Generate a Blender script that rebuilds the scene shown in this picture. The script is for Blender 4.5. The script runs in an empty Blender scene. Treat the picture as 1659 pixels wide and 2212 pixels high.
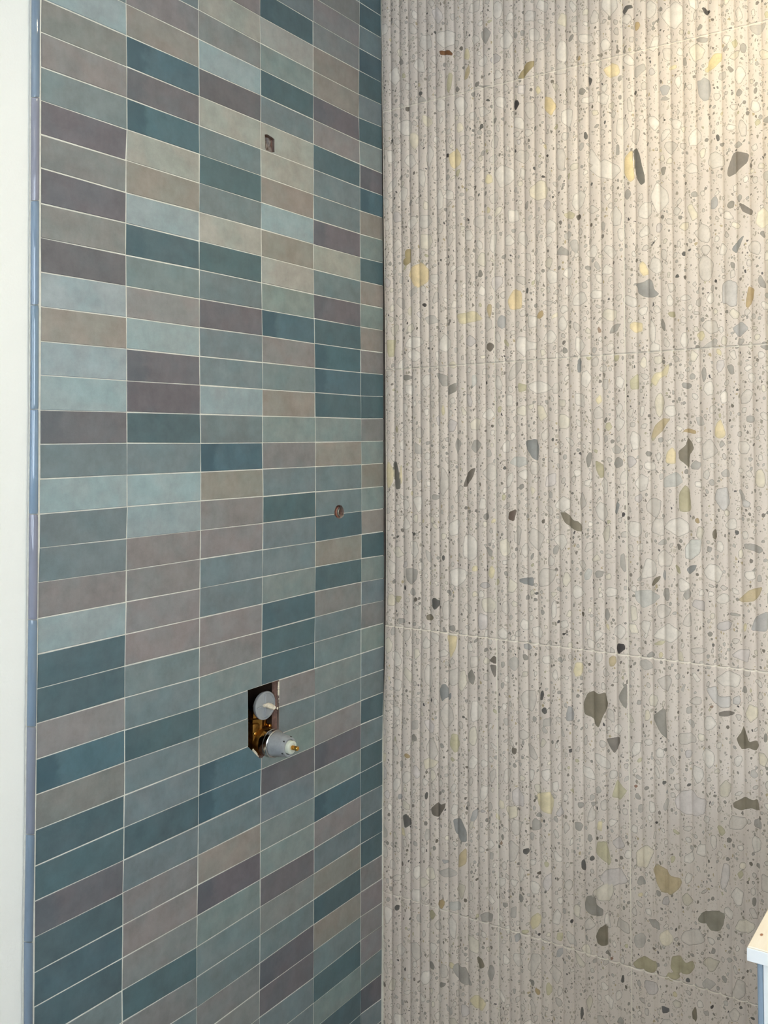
import bpy, bmesh, math, random
import numpy as np
from mathutils import Vector, Matrix

SC = bpy.context.scene
COL = SC.collection
W, H = 1659.0, 2212.0
random.seed(7)
RNG = np.random.default_rng(11)

# ------------------------------------------------------------------ camera
CAM = np.array([1.28781, -1.68061, 0.00414])
PITCH, YAW, ROLL = 0.02835, -0.53125, -0.00652
FPX, CX, CY = 1953.01, 236.70, -207.22
def cam_axes():
    cy, sy, cp, sp = math.cos(YAW), math.sin(YAW), math.cos(PITCH), math.sin(PITCH)
    f = np.array([sy*cp, cy*cp, sp]); r = np.array([cy, -sy, 0.0]); u = np.cross(r, f)
    c, s = math.cos(ROLL), math.sin(ROLL)
    return c*r + s*u, -s*r + c*u, f
AR, AU, AF = cam_axes()
cd = bpy.data.cameras.new('camera'); cam = bpy.data.objects.new('camera', cd); COL.objects.link(cam)
m = Matrix(((AR[0], AU[0], -AF[0]), (AR[1], AU[1], -AF[1]), (AR[2], AU[2], -AF[2]))).to_4x4()
m.translation = Vector(CAM); cam.matrix_world = m
cd.sensor_fit = 'VERTICAL'; cd.sensor_height = 32.0; cd.sensor_width = 24.0
cd.lens = FPX*32.0/H
cd.shift_x = -CX/H; cd.shift_y = CY/H
cd.clip_start = 0.02
SC.camera = cam

def onplane(x, y, axis, val=0.0):
    """pixel of the photo -> point on the wall plane (axis 0: tiled wall, 1: terrazzo wall)"""
    x = np.atleast_1d(np.asarray(x, float)); y = np.atleast_1d(np.asarray(y, float))
    a = (x - W/2 - CX)/FPX; b = (y - H/2 - CY)/FPX
    d = a[:, None]*AR + b[:, None]*(-AU) + AF
    t = (val - CAM[axis])/d[:, axis]
    return CAM + d*t[:, None]

# ------------------------------------------------------------------ light and exposure
SC.view_settings.view_transform = 'Standard'; SC.view_settings.look = 'None'
SC.view_settings.gamma = 1.0; SC.view_settings.use_curve_mapping = False
SC.view_settings.exposure = 0.14
wd = bpy.data.worlds.new('world'); SC.world = wd; wd.use_nodes = True
bg = wd.node_tree.nodes['Background']
bg.inputs[0].default_value = (0.75, 0.86, 1.0, 1); bg.inputs[1].default_value = 3.0

def area(name, loc, target, size, sizey, power, color, spread=math.pi):
    l = bpy.data.lights.new(name, 'AREA'); l.shape = 'RECTANGLE'; l.size = size; l.size_y = sizey
    l.energy = power; l.color = color; l.spread = spread
    o = bpy.data.objects.new(name, l); COL.objects.link(o); o.location = loc
    o.rotation_euler = (Vector(target)-Vector(loc)).to_track_quat('-Z', 'Y').to_euler()
    return o
ZC, ZF = 1.12, -1.45          # ceiling, floor
XR, YB = 2.75, -3.2           # far right wall, wall behind the photographer
# daylight entering through the window in the right-hand wall and the one behind
WIN_R = (-2.75, -1.35, -0.35, 0.95)   # y0,y1,z0,z1
WIN_B = (0.55, 1.75, -0.30, 0.95)     # x0,x1,z0,z1
area('daylight_right', (XR+0.10, -2.05, 0.30), (0, -2.05, 0.25), 1.35, 1.25, 27, (0.83, 0.925, 1.0))
area('daylight_back', (1.15, YB-0.10, 0.32), (1.15, 0, 0.25), 1.15, 1.2, 11.0, (0.93, 0.965, 1.0))
# two recessed ceiling lamps: one in the shower, one over the room
LAMPS = [((0.86, -0.48), 27.0, (1.0, 0.86, 0.53), 0.045), ((1.55, -1.95), 14.0, (1.0, 0.86, 0.66), 0.05)]
for (lx, ly), pw, c, rad in LAMPS:
    l = bpy.data.lights.new('downlight_bulb', 'SPOT'); l.energy = pw; l.color = c; l.shadow_soft_size = rad
    l.spot_size = math.radians(165); l.spot_blend = 0.9
    o = bpy.data.objects.new('downlight_bulb', l); COL.objects.link(o); o.location = (lx, ly, ZC-0.012)

# ------------------------------------------------------------------ helpers
def new_obj(name, verts, faces, mat, parent=None, smooth=False, kind=None):
    me = bpy.data.meshes.new(name); me.from_pydata([tuple(v) for v in verts], [], [tuple(f) for f in faces])
    me.update()
    if smooth: me.shade_smooth()
    o = bpy.data.objects.new(name, me); COL.objects.link(o)
    if mat: me.materials.append(mat)
    if parent: o.parent = parent
    if kind: o['kind'] = kind
    return o
def bm_obj(name, bm, mat, parent=None, smooth=False, kind=None):
    me = bpy.data.meshes.new(name)
    bmesh.ops.recalc_face_normals(bm, faces=bm.faces)
    bm.to_mesh(me); bm.free()
    if smooth: me.shade_smooth()
    o = bpy.data.objects.new(name, me); COL.objects.link(o)
    if mat: me.materials.append(mat)
    if parent: o.parent = parent
    if kind: o['kind'] = kind
    return o
def box_bm(bm, x0, x1, y0, y1, z0, z1, bev=0):
    r = bmesh.ops.create_cube(bm, size=1.0)
    for v in r['verts']:
        v.co = Vector(((x0+x1)/2+v.co.x*(x1-x0), (y0+y1)/2+v.co.y*(y1-y0), (z0+z1)/2+v.co.z*(z1-z0)))
    if bev:
        es = {e for v in r['verts'] for e in v.link_edges}
        bmesh.ops.bevel(bm, geom=list(es), offset=bev, segments=3, affect='EDGES', profile=0.5)
def box(name, x0, x1, y0, y1, z0, z1, mat, parent=None, bev=0, kind=None):
    bm = bmesh.new(); box_bm(bm, x0, x1, y0, y1, z0, z1, bev)
    return bm_obj(name, bm, mat, parent, kind=kind)
def lathe(bm, prof, origin, axis='X', seg=40, caps=True, rot=0.0):
    """prof: (distance along axis, radius)"""
    rings = []
    for t, r in prof:
        ring = []
        for k in range(seg):
            a = 2*math.pi*k/seg+rot
            if axis == 'X': p = (t, r*math.cos(a), r*math.sin(a))
            elif axis == 'Z': p = (r*math.cos(a), r*math.sin(a), t)
            else: p = (r*math.cos(a), t, r*math.sin(a))
            ring.append(bm.verts.new(Vector(origin)+Vector(p)))
        rings.append(ring)
    for a, b in zip(rings, rings[1:]):
        for k in range(seg):
            bm.faces.new((a[k], a[(k+1) % seg], b[(k+1) % seg], b[k]))
    if caps:
        bm.faces.new(rings[0]); bm.faces.new(rings[-1])
def lin(c):
    c = np.asarray(c, float)/255.0
    return np.where(c <= 0.04045, c/12.92, ((c+0.055)/1.055)**2.4)
def rgba(c, k=1.0):
    v = lin(c)*k
    return (float(v[0]), float(v[1]), float(v[2]), 1.0)

class NT:
    def __init__(self, name):
        self.m = bpy.data.materials.new(name); self.m.use_nodes = True
        self.t = self.m.node_tree; self.b = self.t.nodes['Principled BSDF']
    def n(self, typ, **kw):
        nd = self.t.nodes.new(typ)
        for k, v in kw.items():
            if k.startswith('i_'):
                key = k[2:]; key = int(key) if key.isdigit() else key
                nd.inputs[key].default_value = v
            else: setattr(nd, k, v)
        return nd
    def l(self, a, b): self.t.links.new(a, b)
    def math(self, op, a, b=None, c=None, clamp=False):
        nd = self.n('ShaderNodeMath', operation=op); nd.use_clamp = clamp
        for i, v in enumerate((a, b, c)):
            if v is None: continue
            if isinstance(v, (int, float)): nd.inputs[i].default_value = v
            else: self.l(v, nd.inputs[i])
        return nd.outputs[0]
    def mix(self, fac, a, b, blend='MIX'):
        nd = self.n('ShaderNodeMix', data_type='RGBA', blend_type=blend)
        for i, v in ((0, fac), (6, a), (7, b)):
            if isinstance(v, (int, float, tuple)): nd.inputs[i].default_value = v
            else: self.l(v, nd.inputs[i])
        return nd.outputs[2]
    def ramp(self, fac, a, b):
        nd = self.n('ShaderNodeMapRange', interpolation_type='SMOOTHSTEP'); self.l(fac, nd.inputs[0])
        nd.inputs[1].default_value = a; nd.inputs[2].default_value = b
        return nd.outputs[0]
    def noise(self, vec, scale, detail=3, rough=0.5, out=0, dim='3D', w=None):
        nd = self.n('ShaderNodeTexNoise', noise_dimensions=dim)
        nd.inputs['Scale'].default_value = scale; nd.inputs['Detail'].default_value = detail
        nd.inputs['Roughness'].default_value = rough
        if vec is not None: self.l(vec, nd.inputs['Vector'])
        if w is not None: self.l(w, nd.inputs['W'])
        return nd.outputs[out]
def plain(name, col, rough=0.5, metal=0.0, noise=0.06, scale=40, bump=0.0, bscale=200, spec=0.5, k=1.0, coat=0.0):
    T = NT(name); co = T.n('ShaderNodeTexCoord').outputs['Object']
    f = T.ramp(T.noise(co, scale, 4, 0.6), 0.3, 0.7)
    c = lin(col)*k
    T.l(T.mix(f, tuple(c*(1-noise))+(1,), tuple(np.minimum(c*(1+noise), 1))+(1,)), T.b.inputs['Base Color'])
    T.b.inputs['Roughness'].default_value = rough; T.b.inputs['Metallic'].default_value = metal
    T.b.inputs['Specular IOR Level'].default_value = spec; T.b.inputs['Coat Weight'].default_value = coat
    if bump:
        bp = T.n('ShaderNodeBump'); bp.inputs['Strength'].default_value = 1.0; bp.inputs['Distance'].default_value = bump
        T.l(T.noise(co, bscale, 3), bp.inputs['Height']); T.l(bp.outputs[0], T.b.inputs['Normal'])
    return T.m

# ------------------------------------------------------------------ materials
M_PAINT = plain('wall_paint', (236, 236, 231), 0.55, noise=0.01, scale=3, bump=0.0004, bscale=260)
M_CORE = plain('wall_core', (72, 64, 60), 0.9, noise=0.2, scale=120)
M_CEIL = plain('ceiling_paint', (238, 236, 230), 0.7, noise=0.01)
M_FLOOR = plain('floor_screed', (150, 147, 142), 0.7, noise=0.12, scale=6, bump=0.001)
M_WHITE = plain('white_frame', (235, 236, 236), 0.4, noise=0.01)
M_BACKER = plain('backer_board', (134, 104, 92), 0.85, noise=0.2, scale=120, bump=0.001)
M_DARKWOOD = plain('cavity_wood', (58, 41, 30), 0.85, noise=0.3, scale=30)
M_GLASS = NT('window_glass')
M_GLASS.b.inputs['Transmission Weight'].default_value = 1.0; M_GLASS.b.inputs['Roughness'].default_value = 0.0
M_GLASS.b.inputs['IOR'].default_value = 1.0; M_GLASS = M_GLASS.m
# ---- joints of the two walls read off the photograph (pixels)
J={0:[-12,[68.7,143.5,216.3,290,362.4,439.3,513.3,588,662,736.8,810,886,960,1034.6,1110.3,1183.8,1258.6,1336,1413.4,1488.8,1563.6,1640.5,1717.4,1794.6,1872,1947.7,2025.4,2102.5,2177.3]],1:[-14,[8,76.7,144,211.7,279.7,346.5,415.7,482,550.7,617.7,685.7,753.7,822.4,890.4,957.4,1026,1094.6,1163.6,1232.5,1300.8,1370,1438.7,1507.4,1577.3,1647,1718,1787.6,1858.4,1929.3,1999.6,2070,2140,2208.6]],2:[-15,[21,84.4,145.9,208,271.3,333.2,395.4,457.9,520.6,582.5,645.5,707.4,769.6,832,894.8,957.9,1019.9,1082,1146,1207.7,1271,1335,1399,1463.5,1528,1591,1655,1718.6,1783.2,1848,1912.2,1978.8,2045.9,2111,2176]],3:[-16,[35,92.8,149.5,206.1,263.3,321.9,379.7,437.4,494.8,553,611,668.4,725.5,782.9,841,898.4,956.2,1013.4,1072.5,1130.3,1187.7,1245.8,1304.9,1364,1421,1480.9,1541,1601,1662,1720,1779.6,1840.7,1900,1959.2,2020.6,2080.4,2140,2199]],4:[-17,[45.8,98.4,152.4,205.7,258,311,365.3,420,473.5,527.8,582,635.8,688.1,741.9,794.9,848.2,901.3,955,1007.8,1062.3,1116.3,1170.8,1224.6,1278.4,1333.3,1388,1444.7,1501.4,1556.4,1612,1666.3,1722.2,1778,1833.2,1887.7,1943.4,1997.5,2055,2112.2,2167.6]],5:[-19,[4.3,54.2,103.7,152.4,203.7,254.4,304.3,354.4,404.8,455,505.4,556.2,606.9,656.3,706.2,755.6,804.8,855,904.4,953.6,1003.7,1054.9,1104.3,1154.4,1206.8,1257.4,1307.3,1359.1,1411.7,1463.5,1514.2,1565.3,1618,1669.2,1719.8,1772.4,1823.5,1875.7,1927.8,1980,2031.9,2085.7,2138.7,2190.5]],6:[-19,[33.8,82,130.2,178.4,226.2,274.9,324.3,375,422.9,470.6,519.3,568,617.7,666.4,714.6,762.4,808.9,856.7,904.4,952.6,1000.6,1050.3,1098.5,1147.2,1199,1248.2,1296.4,1345.4,1394.8,1445.4,1494.6,1545.3,1595.4,1644.6,1695.7,1745.9,1796,1846.7,1897.3,1949.7,1998.9,2049.5,2103.7,2157.3,2205]]}
LX={0:[(0,88.5),(600,88.5),(960,87),(1183,86),(1260,82.5),(1413,81),(1563,79.5),(1640,78.5),(1795,77),(1950,75.5),(2177,73.5)],1:[(0,273),(144,274.7),(280,274.7),(346,273),(550,272.3),(690,274),(957,274.7),(1094,275.4),(1163,273.7),(1300,273),(1438,270.6),(1577,270),(1718,269.4),(1858,267.7),(1929,265.8),(2070,265.3),(2140,264.6)],2:[(0,429.7),(350,431.4),(500,431),(760,431.7),(960,434),(1146,434),(1271,432.6),(1463,431),(1655,430.5),(1848,428.5),(2045,425.6),(2176,426)],3:[(0,561.6),(150,563.8),(380,564.5),(611,565.7),(780,567.7),(960,567.4),(1072,568.9),(1246,567.7),(1421,565.7),(1662,564.5),(1841,562.8),(2020,562.4),(2199,560.9)],4:[(0,676.6),(258,677.4),(582,677.8),(795,680.7),(955,681.5),(1170,682),(1388,680.3),(1612,680),(1888,679),(2055,677.8),(2167,677.8)],5:[(0,777.2),(254,775.5),(354,778),(656,779),(804,779.8),(955,780.8),(1154,781.5),(1411,780.3),(1719,779.8),(1927,779.8),(2190,780.3)],6:[(0,823.2),(226,825.4),(470,828),(714,831),(955,832),(1200,832.9),(1400,831.4),(1600,827),(1846,826.6),(2200,825)]}
HJ={0:[(1240,147),(1169,164.5),(1124,175),(1088,182),(982,206),(916,215),(1293,130),(1341,120),(1374,114),(1450,96),(1506,81),(1566.6,62),(1655,43)],1:[(832.7,798),(951.6,792.4),(1069,784.8),(1136,779.7),(1232.7,774),(1351,763.3),(1430,758.7),(1543.8,751),(1655,742.8)],2:[(835,1354),(870.6,1356),(946.6,1364),(1073,1378),(1187,1391.4),(1235,1399.7),(1357.4,1415.5),(1437,1425),(1543,1438.7),(1654,1455.9)],3:[(832.7,1929.6),(921,1955),(972,1969),(1073,1996.7),(1124,2012),(1200,2042),(1238,2046),(1270,2065),(1358.7,2086.8),(1417,2102),(1492.5,2131)]}
VJ={1:[(1061.8,0),(1064.3,253),(1066.8,506),(1069.4,686),(1073,1066),(1073,1196),(1074.4,1500),(1075.7,1786),(1075,2115)],2:[(1341.3,0),(1343.8,253),(1347.6,506),(1350,686),(1355,1066),(1355,1246),(1358.7,1574),(1359.5,1786),(1363.7,2114)]}
# ------------------------------------------------------------------ tiled wall (plane X = 0)
HT, WT, S5, ZT0 = 0.05262, 0.15394, 0.07841, 0.00557
ROWS = range(-22, 29)                      # joint numbers, counted downwards
LINES = {}
for c in range(7):
    n0, ys = J[c]
    lx = np.array(LX[c], float)
    xs = np.interp(ys, lx[:, 0], lx[:, 1])
    P = onplane(xs, ys, 0)
    z0, s0, z1, s1 = P[0, 2], -P[0, 1], P[-1, 2], -P[-1, 1]
    n1 = n0+len(ys)-1
    L = {}
    for n in ROWS:
        if n < n0: L[n] = (s0, z0+HT*(n0-n))
        elif n > n1: L[n] = (s1, z1-HT*(n-n1))
        else: L[n] = (-P[n-n0, 1], P[n-n0, 2])
    LINES[c] = L

def poly_area(p):
    return 0.5*sum(p[i][0]*p[(i+1) % len(p)][1]-p[(i+1) % len(p)][0]*p[i][1] for i in range(len(p)))
def clip(poly, a, b, keep_left):
    out = []
    def side(p):
        v = (b[0]-a[0])*(p[1]-a[1])-(b[1]-a[1])*(p[0]-a[0])
        return v if keep_left else -v
    for i in range(len(poly)):
        p, q = poly[i], poly[(i+1) % len(poly)]
        sp, sq = side(p), side(q)
        if sp >= 0: out.append(p)
        if (sp > 0 and sq < 0) or (sp < 0 and sq > 0):
            t = sp/(sp-sq); out.append((p[0]+(q[0]-p[0])*t, p[1]+(q[1]-p[1])*t))
    return out
def subtract(poly, hole):
    """poly minus convex counter-clockwise hole -> list of convex pieces"""
    rest = poly; out = []
    for i in range(len(hole)):
        a, b = hole[i], hole[(i+1) % len(hole)]
        o = clip(rest, a, b, False)
        if len(o) > 2 and abs(poly_area(o)) > 1e-8: out.append(o)
        rest = clip(rest, a, b, True)
        if len(rest) < 3: return out
    return out
def px_hole(pts):
    P = onplane([p[0] for p in pts], [p[1] for p in pts], 0)
    h = [(-q[1], q[2]) for q in P]
    return h if poly_area(h) > 0 else h[::-1]
# openings cut in the tiles (convex outlines; the valve's is two overlapping ones)
HOLE_V1 = px_hole([(535.6, 1491.2), (603.5, 1468.8), (603, 1600), (567, 1637), (561, 1638.5), (536.2, 1613.4)])
HOLE_A = px_hole([(571.8, 290.5), (577, 290), (588, 296.5), (593, 301), (593.3, 329), (586, 329), (573, 323.5)])
HOLE_R = px_hole([(733.0+10.6*math.cos(a)*(1+0.05*math.sin(3*a)), 1105.5+15.5*math.sin(a)*(1+0.04*math.cos(2*a))) for a in np.linspace(0, 2*math.pi, 13)[:-1]])
HOLES = [HOLE_V1, HOLE_A, HOLE_R]
def cut_all(poly):
    if poly_area(poly) < 0: poly = poly[::-1]
    ps = [poly]; cut = False
    bx = (min(p[0] for p in poly), max(p[0] for p in poly), min(p[1] for p in poly), max(p[1] for p in poly))
    for h in HOLES:
        hb = (min(p[0] for p in h), max(p[0] for p in h), min(p[1] for p in h), max(p[1] for p in h))
        if hb[0] > bx[1] or hb[1] < bx[0] or hb[2] > bx[3] or hb[3] < bx[2]: continue
        cut = True
        ps = [q for p in ps for q in subtract(p, h)]
    return ps, cut

# glaze colours (own colour of each tile)
GL = {'T': (85, 105, 110), 'B': (84, 108, 116), 'S': (116, 128, 131), 'L': (147, 160, 163), 'A': (157, 158, 150),
      'M': (135, 131, 131), 'P': (108, 106, 110), 'W': (142, 137, 131), 'G': (130, 131, 130), 'N': (129, 140, 138)}
TC = {0: (-16, 'GSLGMSPGPGPLWLLPSLSSMLTTMBGTTPTTTS'),
      1: (-16, 'SMWBPBAWLTSMLPPTSLLMMMMSSTSSTSMMGTGS'),
      2: (-17, 'MAGLPASTSATSPSSLSBWMMSSMMNSNBBSWPNSSGGG'),
      3: (-18, 'STANTSAAWLWANBMSWNGSTSSNTTTMSNPSNNPGSPPSS'),
      4: (-19, 'GMGWWPMTSSPASPTBBTNWSSTWTGSSNSMPNBMSWTWSTNT'),
      5: (-20, 'TTSTTSTNPBWNTWNWMTTGNWNWTNSGNSSTSTTSTTMMMMSPSS')}
TALT = 'TSLMGWPNAB'
def tile_code(c, k):
    k0, s = TC[c]
    i = k-k0
    return s[i] if 0 <= i < len(s) else TALT[(k*7+c*3) % 10]
TH_T, GAP = 0.006, 0.00092
V, F, FC, FUV, FS = [], [], [], [], []
def add_face(pts, col, uvs, seed):
    i0 = len(V); V.extend(pts); F.append(tuple(range(i0, i0+len(pts)))); FC.append(col); FUV.append(uvs); FS.append(seed)
for c in range(6):
    A, B = LINES[c], LINES[c+1]
    for k in list(ROWS)[:-1]:
        if c == 5: g1 = 0.0012+0.0010*random.random()
        else: g1 = GAP
        q = [A[k+1], B[k+1], B[k], A[k]]     # bottom-left, bottom-right, top-right, top-left (s falls to the right)
        jit = [random.uniform(-0.00048, 0.00048) for _ in range(8)]
        sg = 1
        q = [(q[0][0]-GAP+jit[0], q[0][1]+GAP+jit[1]), (q[1][0]+g1+jit[2], q[1][1]+GAP+jit[3]),
             (q[2][0]+g1+jit[4], q[2][1]-GAP+jit[5]), (q[3][0]-GAP+jit[6], q[3][1]-GAP+jit[7])]
        code = tile_code(c, k)
        col = lin(GL[code])*(1+random.uniform(-0.06, 0.06))
        col = tuple(np.clip(col*(1+RNG.uniform(-0.02, 0.02, 3)), 0, 1))
        patch = 1.0 if code == 'B' else (0.45 if code in 'TP' and random.random() < .5 else 0.0)
        colA = col+(patch,)
        seed = random.random()*40
        sA, sB = q[0][0], q[1][0]
        def uv(p, zz): return ((sA-p[0])/0.15, (p[1]-zz)/0.05)
        zz = (q[0][1]+q[1][1])/2
        # slight lippage: each tile sits a hair in or out and tips a little
        dx = random.uniform(-0.0003, 0.0003); tx = random.uniform(-0.002, 0.002); tz = random.uniform(-0.004, 0.004)
        sc, zc = (sA+sB)/2, (q[0][1]+q[2][1])/2
        def X(p): return dx+(p[0]-sc)*tx+(p[1]-zc)*tz
        ps, cut = cut_all([(p[0], p[1]) for p in q])
        if not cut:
            e = 0.0007
            ins = [(q[0][0]-e, q[0][1]+e), (q[1][0]+e, q[1][1]+e), (q[2][0]+e, q[2][1]-e), (q[3][0]-e, q[3][1]-e)]
            add_face([(X(p), -p[0], p[1]) for p in ins], colA, [uv(p, zz) for p in ins], seed)
            for i in range(4):
                j = (i+1) % 4
                add_face([(X(q[i])-e*.8, -q[i][0], q[i][1]), (X(q[j])-e*.8, -q[j][0], q[j][1]), (X(ins[j]), -ins[j][0], ins[j][1]), (X(ins[i]), -ins[i][0], ins[i][1])], colA, [uv(q[i], zz), uv(q[j], zz), uv(ins[j], zz), uv(ins[i], zz)], seed)
                add_face([(-TH_T, -q[i][0], q[i][1]), (-TH_T, -q[j][0], q[j][1]), (X(q[j])-e*.8, -q[j][0], q[j][1]), (X(q[i])-e*.8, -q[i][0], q[i][1])], colA, [uv(q[i], zz), uv(q[j], zz), uv(q[j], zz), uv(q[i], zz)], seed)
        else:
            for p in ps:
                p = p if poly_area(p) < 0 else p[::-1]
                add_face([(X(a), -a[0], a[1]) for a in p], colA, [uv(a, zz) for a in p], seed)
                for i in range(len(p)):
                    j = (i+1) % len(p)
                    add_face([(-TH_T, -p[i][0], p[i][1]), (-TH_T, -p[j][0], p[j][1]), (X(p[j]), -p[j][0], p[j][1]), (X(p[i]), -p[i][0], p[i][1])], (0.45, 0.40, 0.36, 0), [(0, 0)]*4, seed)

# tile glaze material
T = NT('glazed_tile')
ca = T.n('ShaderNodeAttribute', attribute_name='glaze')
sd = T.n('ShaderNodeAttribute', attribute_name='seed').outputs['Fac']
uvn = T.n('ShaderNodeUVMap', uv_map='UVMap').outputs[0]
mp = T.n('ShaderNodeMapping'); mp.inputs['Scale'].default_value = (3.0, 1.0, 1); T.l(uvn, mp.inputs[0])
cloud = T.noise(mp.outputs[0], 1.4, 6, 0.66, dim='4D', w=sd)
mp2 = T.n('ShaderNodeMapping'); mp2.inputs['Scale'].default_value = (14.0, 1.2, 1); T.l(uvn, mp2.inputs[0])
streak = T.noise(mp2.outputs[0], 1.6, 3, 0.6, dim='4D', w=sd)
mp3 = T.n('ShaderNodeMapping'); mp3.inputs['Scale'].default_value = (40.0, 14.0, 1); T.l(uvn, mp3.inputs[0])
fine = T.noise(mp3.outputs[0], 2.0, 3, 0.7, dim='4D', w=sd)
v = T.math('ADD', T.math('MULTIPLY', T.math('SUBTRACT', cloud, 0.5), 0.80), T.math('MULTIPLY', T.math('SUBTRACT', streak, 0.5), 0.14))
v = T.math('ADD', v, T.math('MULTIPLY', T.math('SUBTRACT', fine, 0.5), 0.16))
v = T.math('ADD', v, 1.0)
hs = T.n('ShaderNodeHueSaturation'); T.l(ca.outputs['Color'], hs.inputs['Color']); T.l(v, hs.inputs['Value'])
hue = T.noise(mp.outputs[0], 0.9, 2, 0.5, dim='4D', w=T.math('ADD', sd, 31.0))
warm = T.mix(T.ramp(hue, 0.40, 0.66), (1.03, 0.99, 0.985, 1), (0.965, 1.01, 1.02, 1))
base = T.mix(1.0, hs.outputs[0], warm, 'MULTIPLY')
sx = T.n('ShaderNodeSeparateXYZ'); T.l(uvn, sx.inputs[0])
edge = T.math('ADD', sx.outputs[0], T.math('MULTIPLY', T.math('SUBTRACT', cloud, 0.5), 0.35))
pmask = T.math('MULTIPLY', T.math('SUBTRACT', 1.0, T.ramp(edge, 0.17, 0.30)), ca.outputs['Alpha'])
base = T.mix(T.math('MULTIPLY', pmask, 0.55), base, (0.045, 0.085, 0.108, 1))
T.l(base, T.b.inputs['Base Color'])
T.l(T.math('ADD', 0.36, T.math('MULTIPLY', fine, 0.16)), T.b.inputs['Roughness'])
T.b.inputs['Specular IOR Level'].default_value = 0.35
bp = T.n('ShaderNodeBump'); bp.inputs['Distance'].default_value = 0.0012; bp.inputs['Strength'].default_value = 0.6
T.l(T.math('ADD', cloud, T.math('MULTIPLY', fine, 0.08)), bp.inputs['Height']); T.l(bp.outputs[0], T.b.inputs['Normal'])
M_TILE = T.m
M_GROUT = plain('grout', (224, 222, 212), 0.9, noise=0.08, scale=60, bump=0.0006, bscale=900)

# grout bed behind and between the tiles, with the same openings, then painted wall towards the room
SL = LINES[0]
wl = bpy.data.objects.new('wall_left', None); COL.objects.link(wl); wl['kind'] = 'structure'
SEDGE = 0.8655
def holed_sheet(name, rect, x, mat):
    vs, fs = [], []
    ps, _ = cut_all([(rect[0], rect[2]), (rect[1], rect[2]), (rect[1], rect[3]), (rect[0], rect[3])])
    for p in ps:
        i0 = len(vs); vs += [(x, -a[0], a[1]) for a in p]; fs.append(tuple(range(i0, i0+len(p)))[::-1])
    return new_obj(name, vs, fs, mat, wl, kind='structure')
holed_sheet('grout', (-0.004, SEDGE-0.012, ZF, ZC), -0.0011, M_GROUT)
holed_sheet('backer_board', (0.0, SEDGE-0.004, ZF, ZC), -0.020, M_BACKER)
me = bpy.data.meshes.new('tiles')
me.from_pydata([tuple(map(float, p)) for p in V], [], F)
# trim to floor and ceiling
uvl = me.uv_layers.new(name='UVMap')
uvl.data.foreach_set('uv', np.array([u for f in FUV for u in f], dtype=np.float32).ravel())
cl = me.color_attributes.new('glaze', 'FLOAT_COLOR', 'CORNER')
cl.data.foreach_set('color', np.array([c for f, c in zip(F, FC) for _ in f], dtype=np.float32).ravel())
sa = me.attributes.new('seed', 'FLOAT', 'FACE'); sa.data.foreach_set('value', np.array(FS, dtype=np.float32))
me.materials.append(M_TILE)
bm = bmesh.new(); bm.from_mesh(me)
for co, no in (((0, 0, ZC), (0, 0, 1)), ((0, 0, ZF), (0, 0, -1))):
    bmesh.ops.bisect_plane(bm, geom=bm.verts[:]+bm.edges[:]+bm.faces[:], plane_co=co, plane_no=no, clear_outer=True)
bmesh.ops.recalc_face_normals(bm, faces=bm.faces)
for f in bm.faces:                      # every face that looks along X must look into the room
    if abs(f.normal.x) > 0.3 and f.normal.x < 0: f.normal_flip()
bm.to_mesh(me); bm.free()
o = bpy.data.objects.new('tiles', me); COL.objects.link(o); o.parent = wl; o['kind'] = 'structure'

# sides of the openings and the dark cavity behind
def opening(name, hole, mat, x0=-0.020, x1=-0.0010):
    vs, fs = [], []
    n = len(hole)
    for (s, z) in hole: vs.append((x1, -s, z))
    for (s, z) in hole: vs.append((x0, -s, z))
    for i in range(n):
        j = (i+1) % n
        fs.append((i, j, n+j, n+i))
    return new_obj(name, vs, fs, mat, wl, kind='structure')
for h in HOLES: opening('opening', h, M_BACKER)
def cavity(hole, x0, pad, mat):
    s0, s1 = min(p[0] for p in hole)-pad, max(p[0] for p in hole)+pad
    z0, z1 = min(p[1] for p in hole)-pad, max(p[1] for p in hole)+pad
    x1 = -0.0205
    vs = [(x, -s, z) for x in (x0, x1) for s in (s0, s1) for z in (z0, z1)]
    fs = [(0, 1, 3, 2), (0, 4, 5, 1), (2, 3, 7, 6), (0, 2, 6, 4), (1, 5, 7, 3)]
    return new_obj('stud_cavity', vs, fs, mat, wl, kind='structure')
cavity(HOLE_V1, -0.11, 0.004, M_DARKWOOD); cavity(HOLE_A, -0.05, 0.004, M_DARKWOOD); cavity(HOLE_R, -0.05, 0.004, M_DARKWOOD)
# painted part of the same wall
new_obj('painted_plaster', [(-0.004, -SEDGE+0.004, ZF), (-0.004, -SEDGE+0.004, ZC), (-0.004, YB, ZC), (-0.004, YB, ZF)], [(0, 3, 2, 1)], M_PAINT, wl, kind='structure')

# half-round glazed edge trim in lengths of three courses
TRJ = [-15, 211, 434, 659, 884, 1110.5, 1338.6, 1569.6, 1802, 2034, 2262]
TLX = [(0, 69.0), (884, 66.4), (1110, 64), (1339, 62), (1570, 59), (1802, 56.8), (2034, 52.9), (2212, 52)]
TRX = [(0, 85.3), (884, 82.5), (1110, 81.5), (1339, 80), (1570, 77.3), (1802, 74.2), (2034, 70.5), (2212, 69.8)]
TRC = [(112, 130, 149), (114, 132, 151), (130, 132, 148), (114, 134, 156), (112, 134, 154), (114, 137, 161), (127, 131, 150), (112, 132, 153), (123, 130, 147), (110, 129, 149)]
TRC = TRC+[TRC[0], TRC[1]]
def trim_pt(tab, y):
    a = np.array(tab, float); x = np.interp(y, a[:, 0], a[:, 1]); p = onplane(x, y, 0)[0]; return -p[1], p[2]
tj = [(trim_pt(TLX, y), trim_pt(TRX, y)) for y in TRJ]
(L0, R0), (L1, R1) = tj[0], tj[-1]
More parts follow.
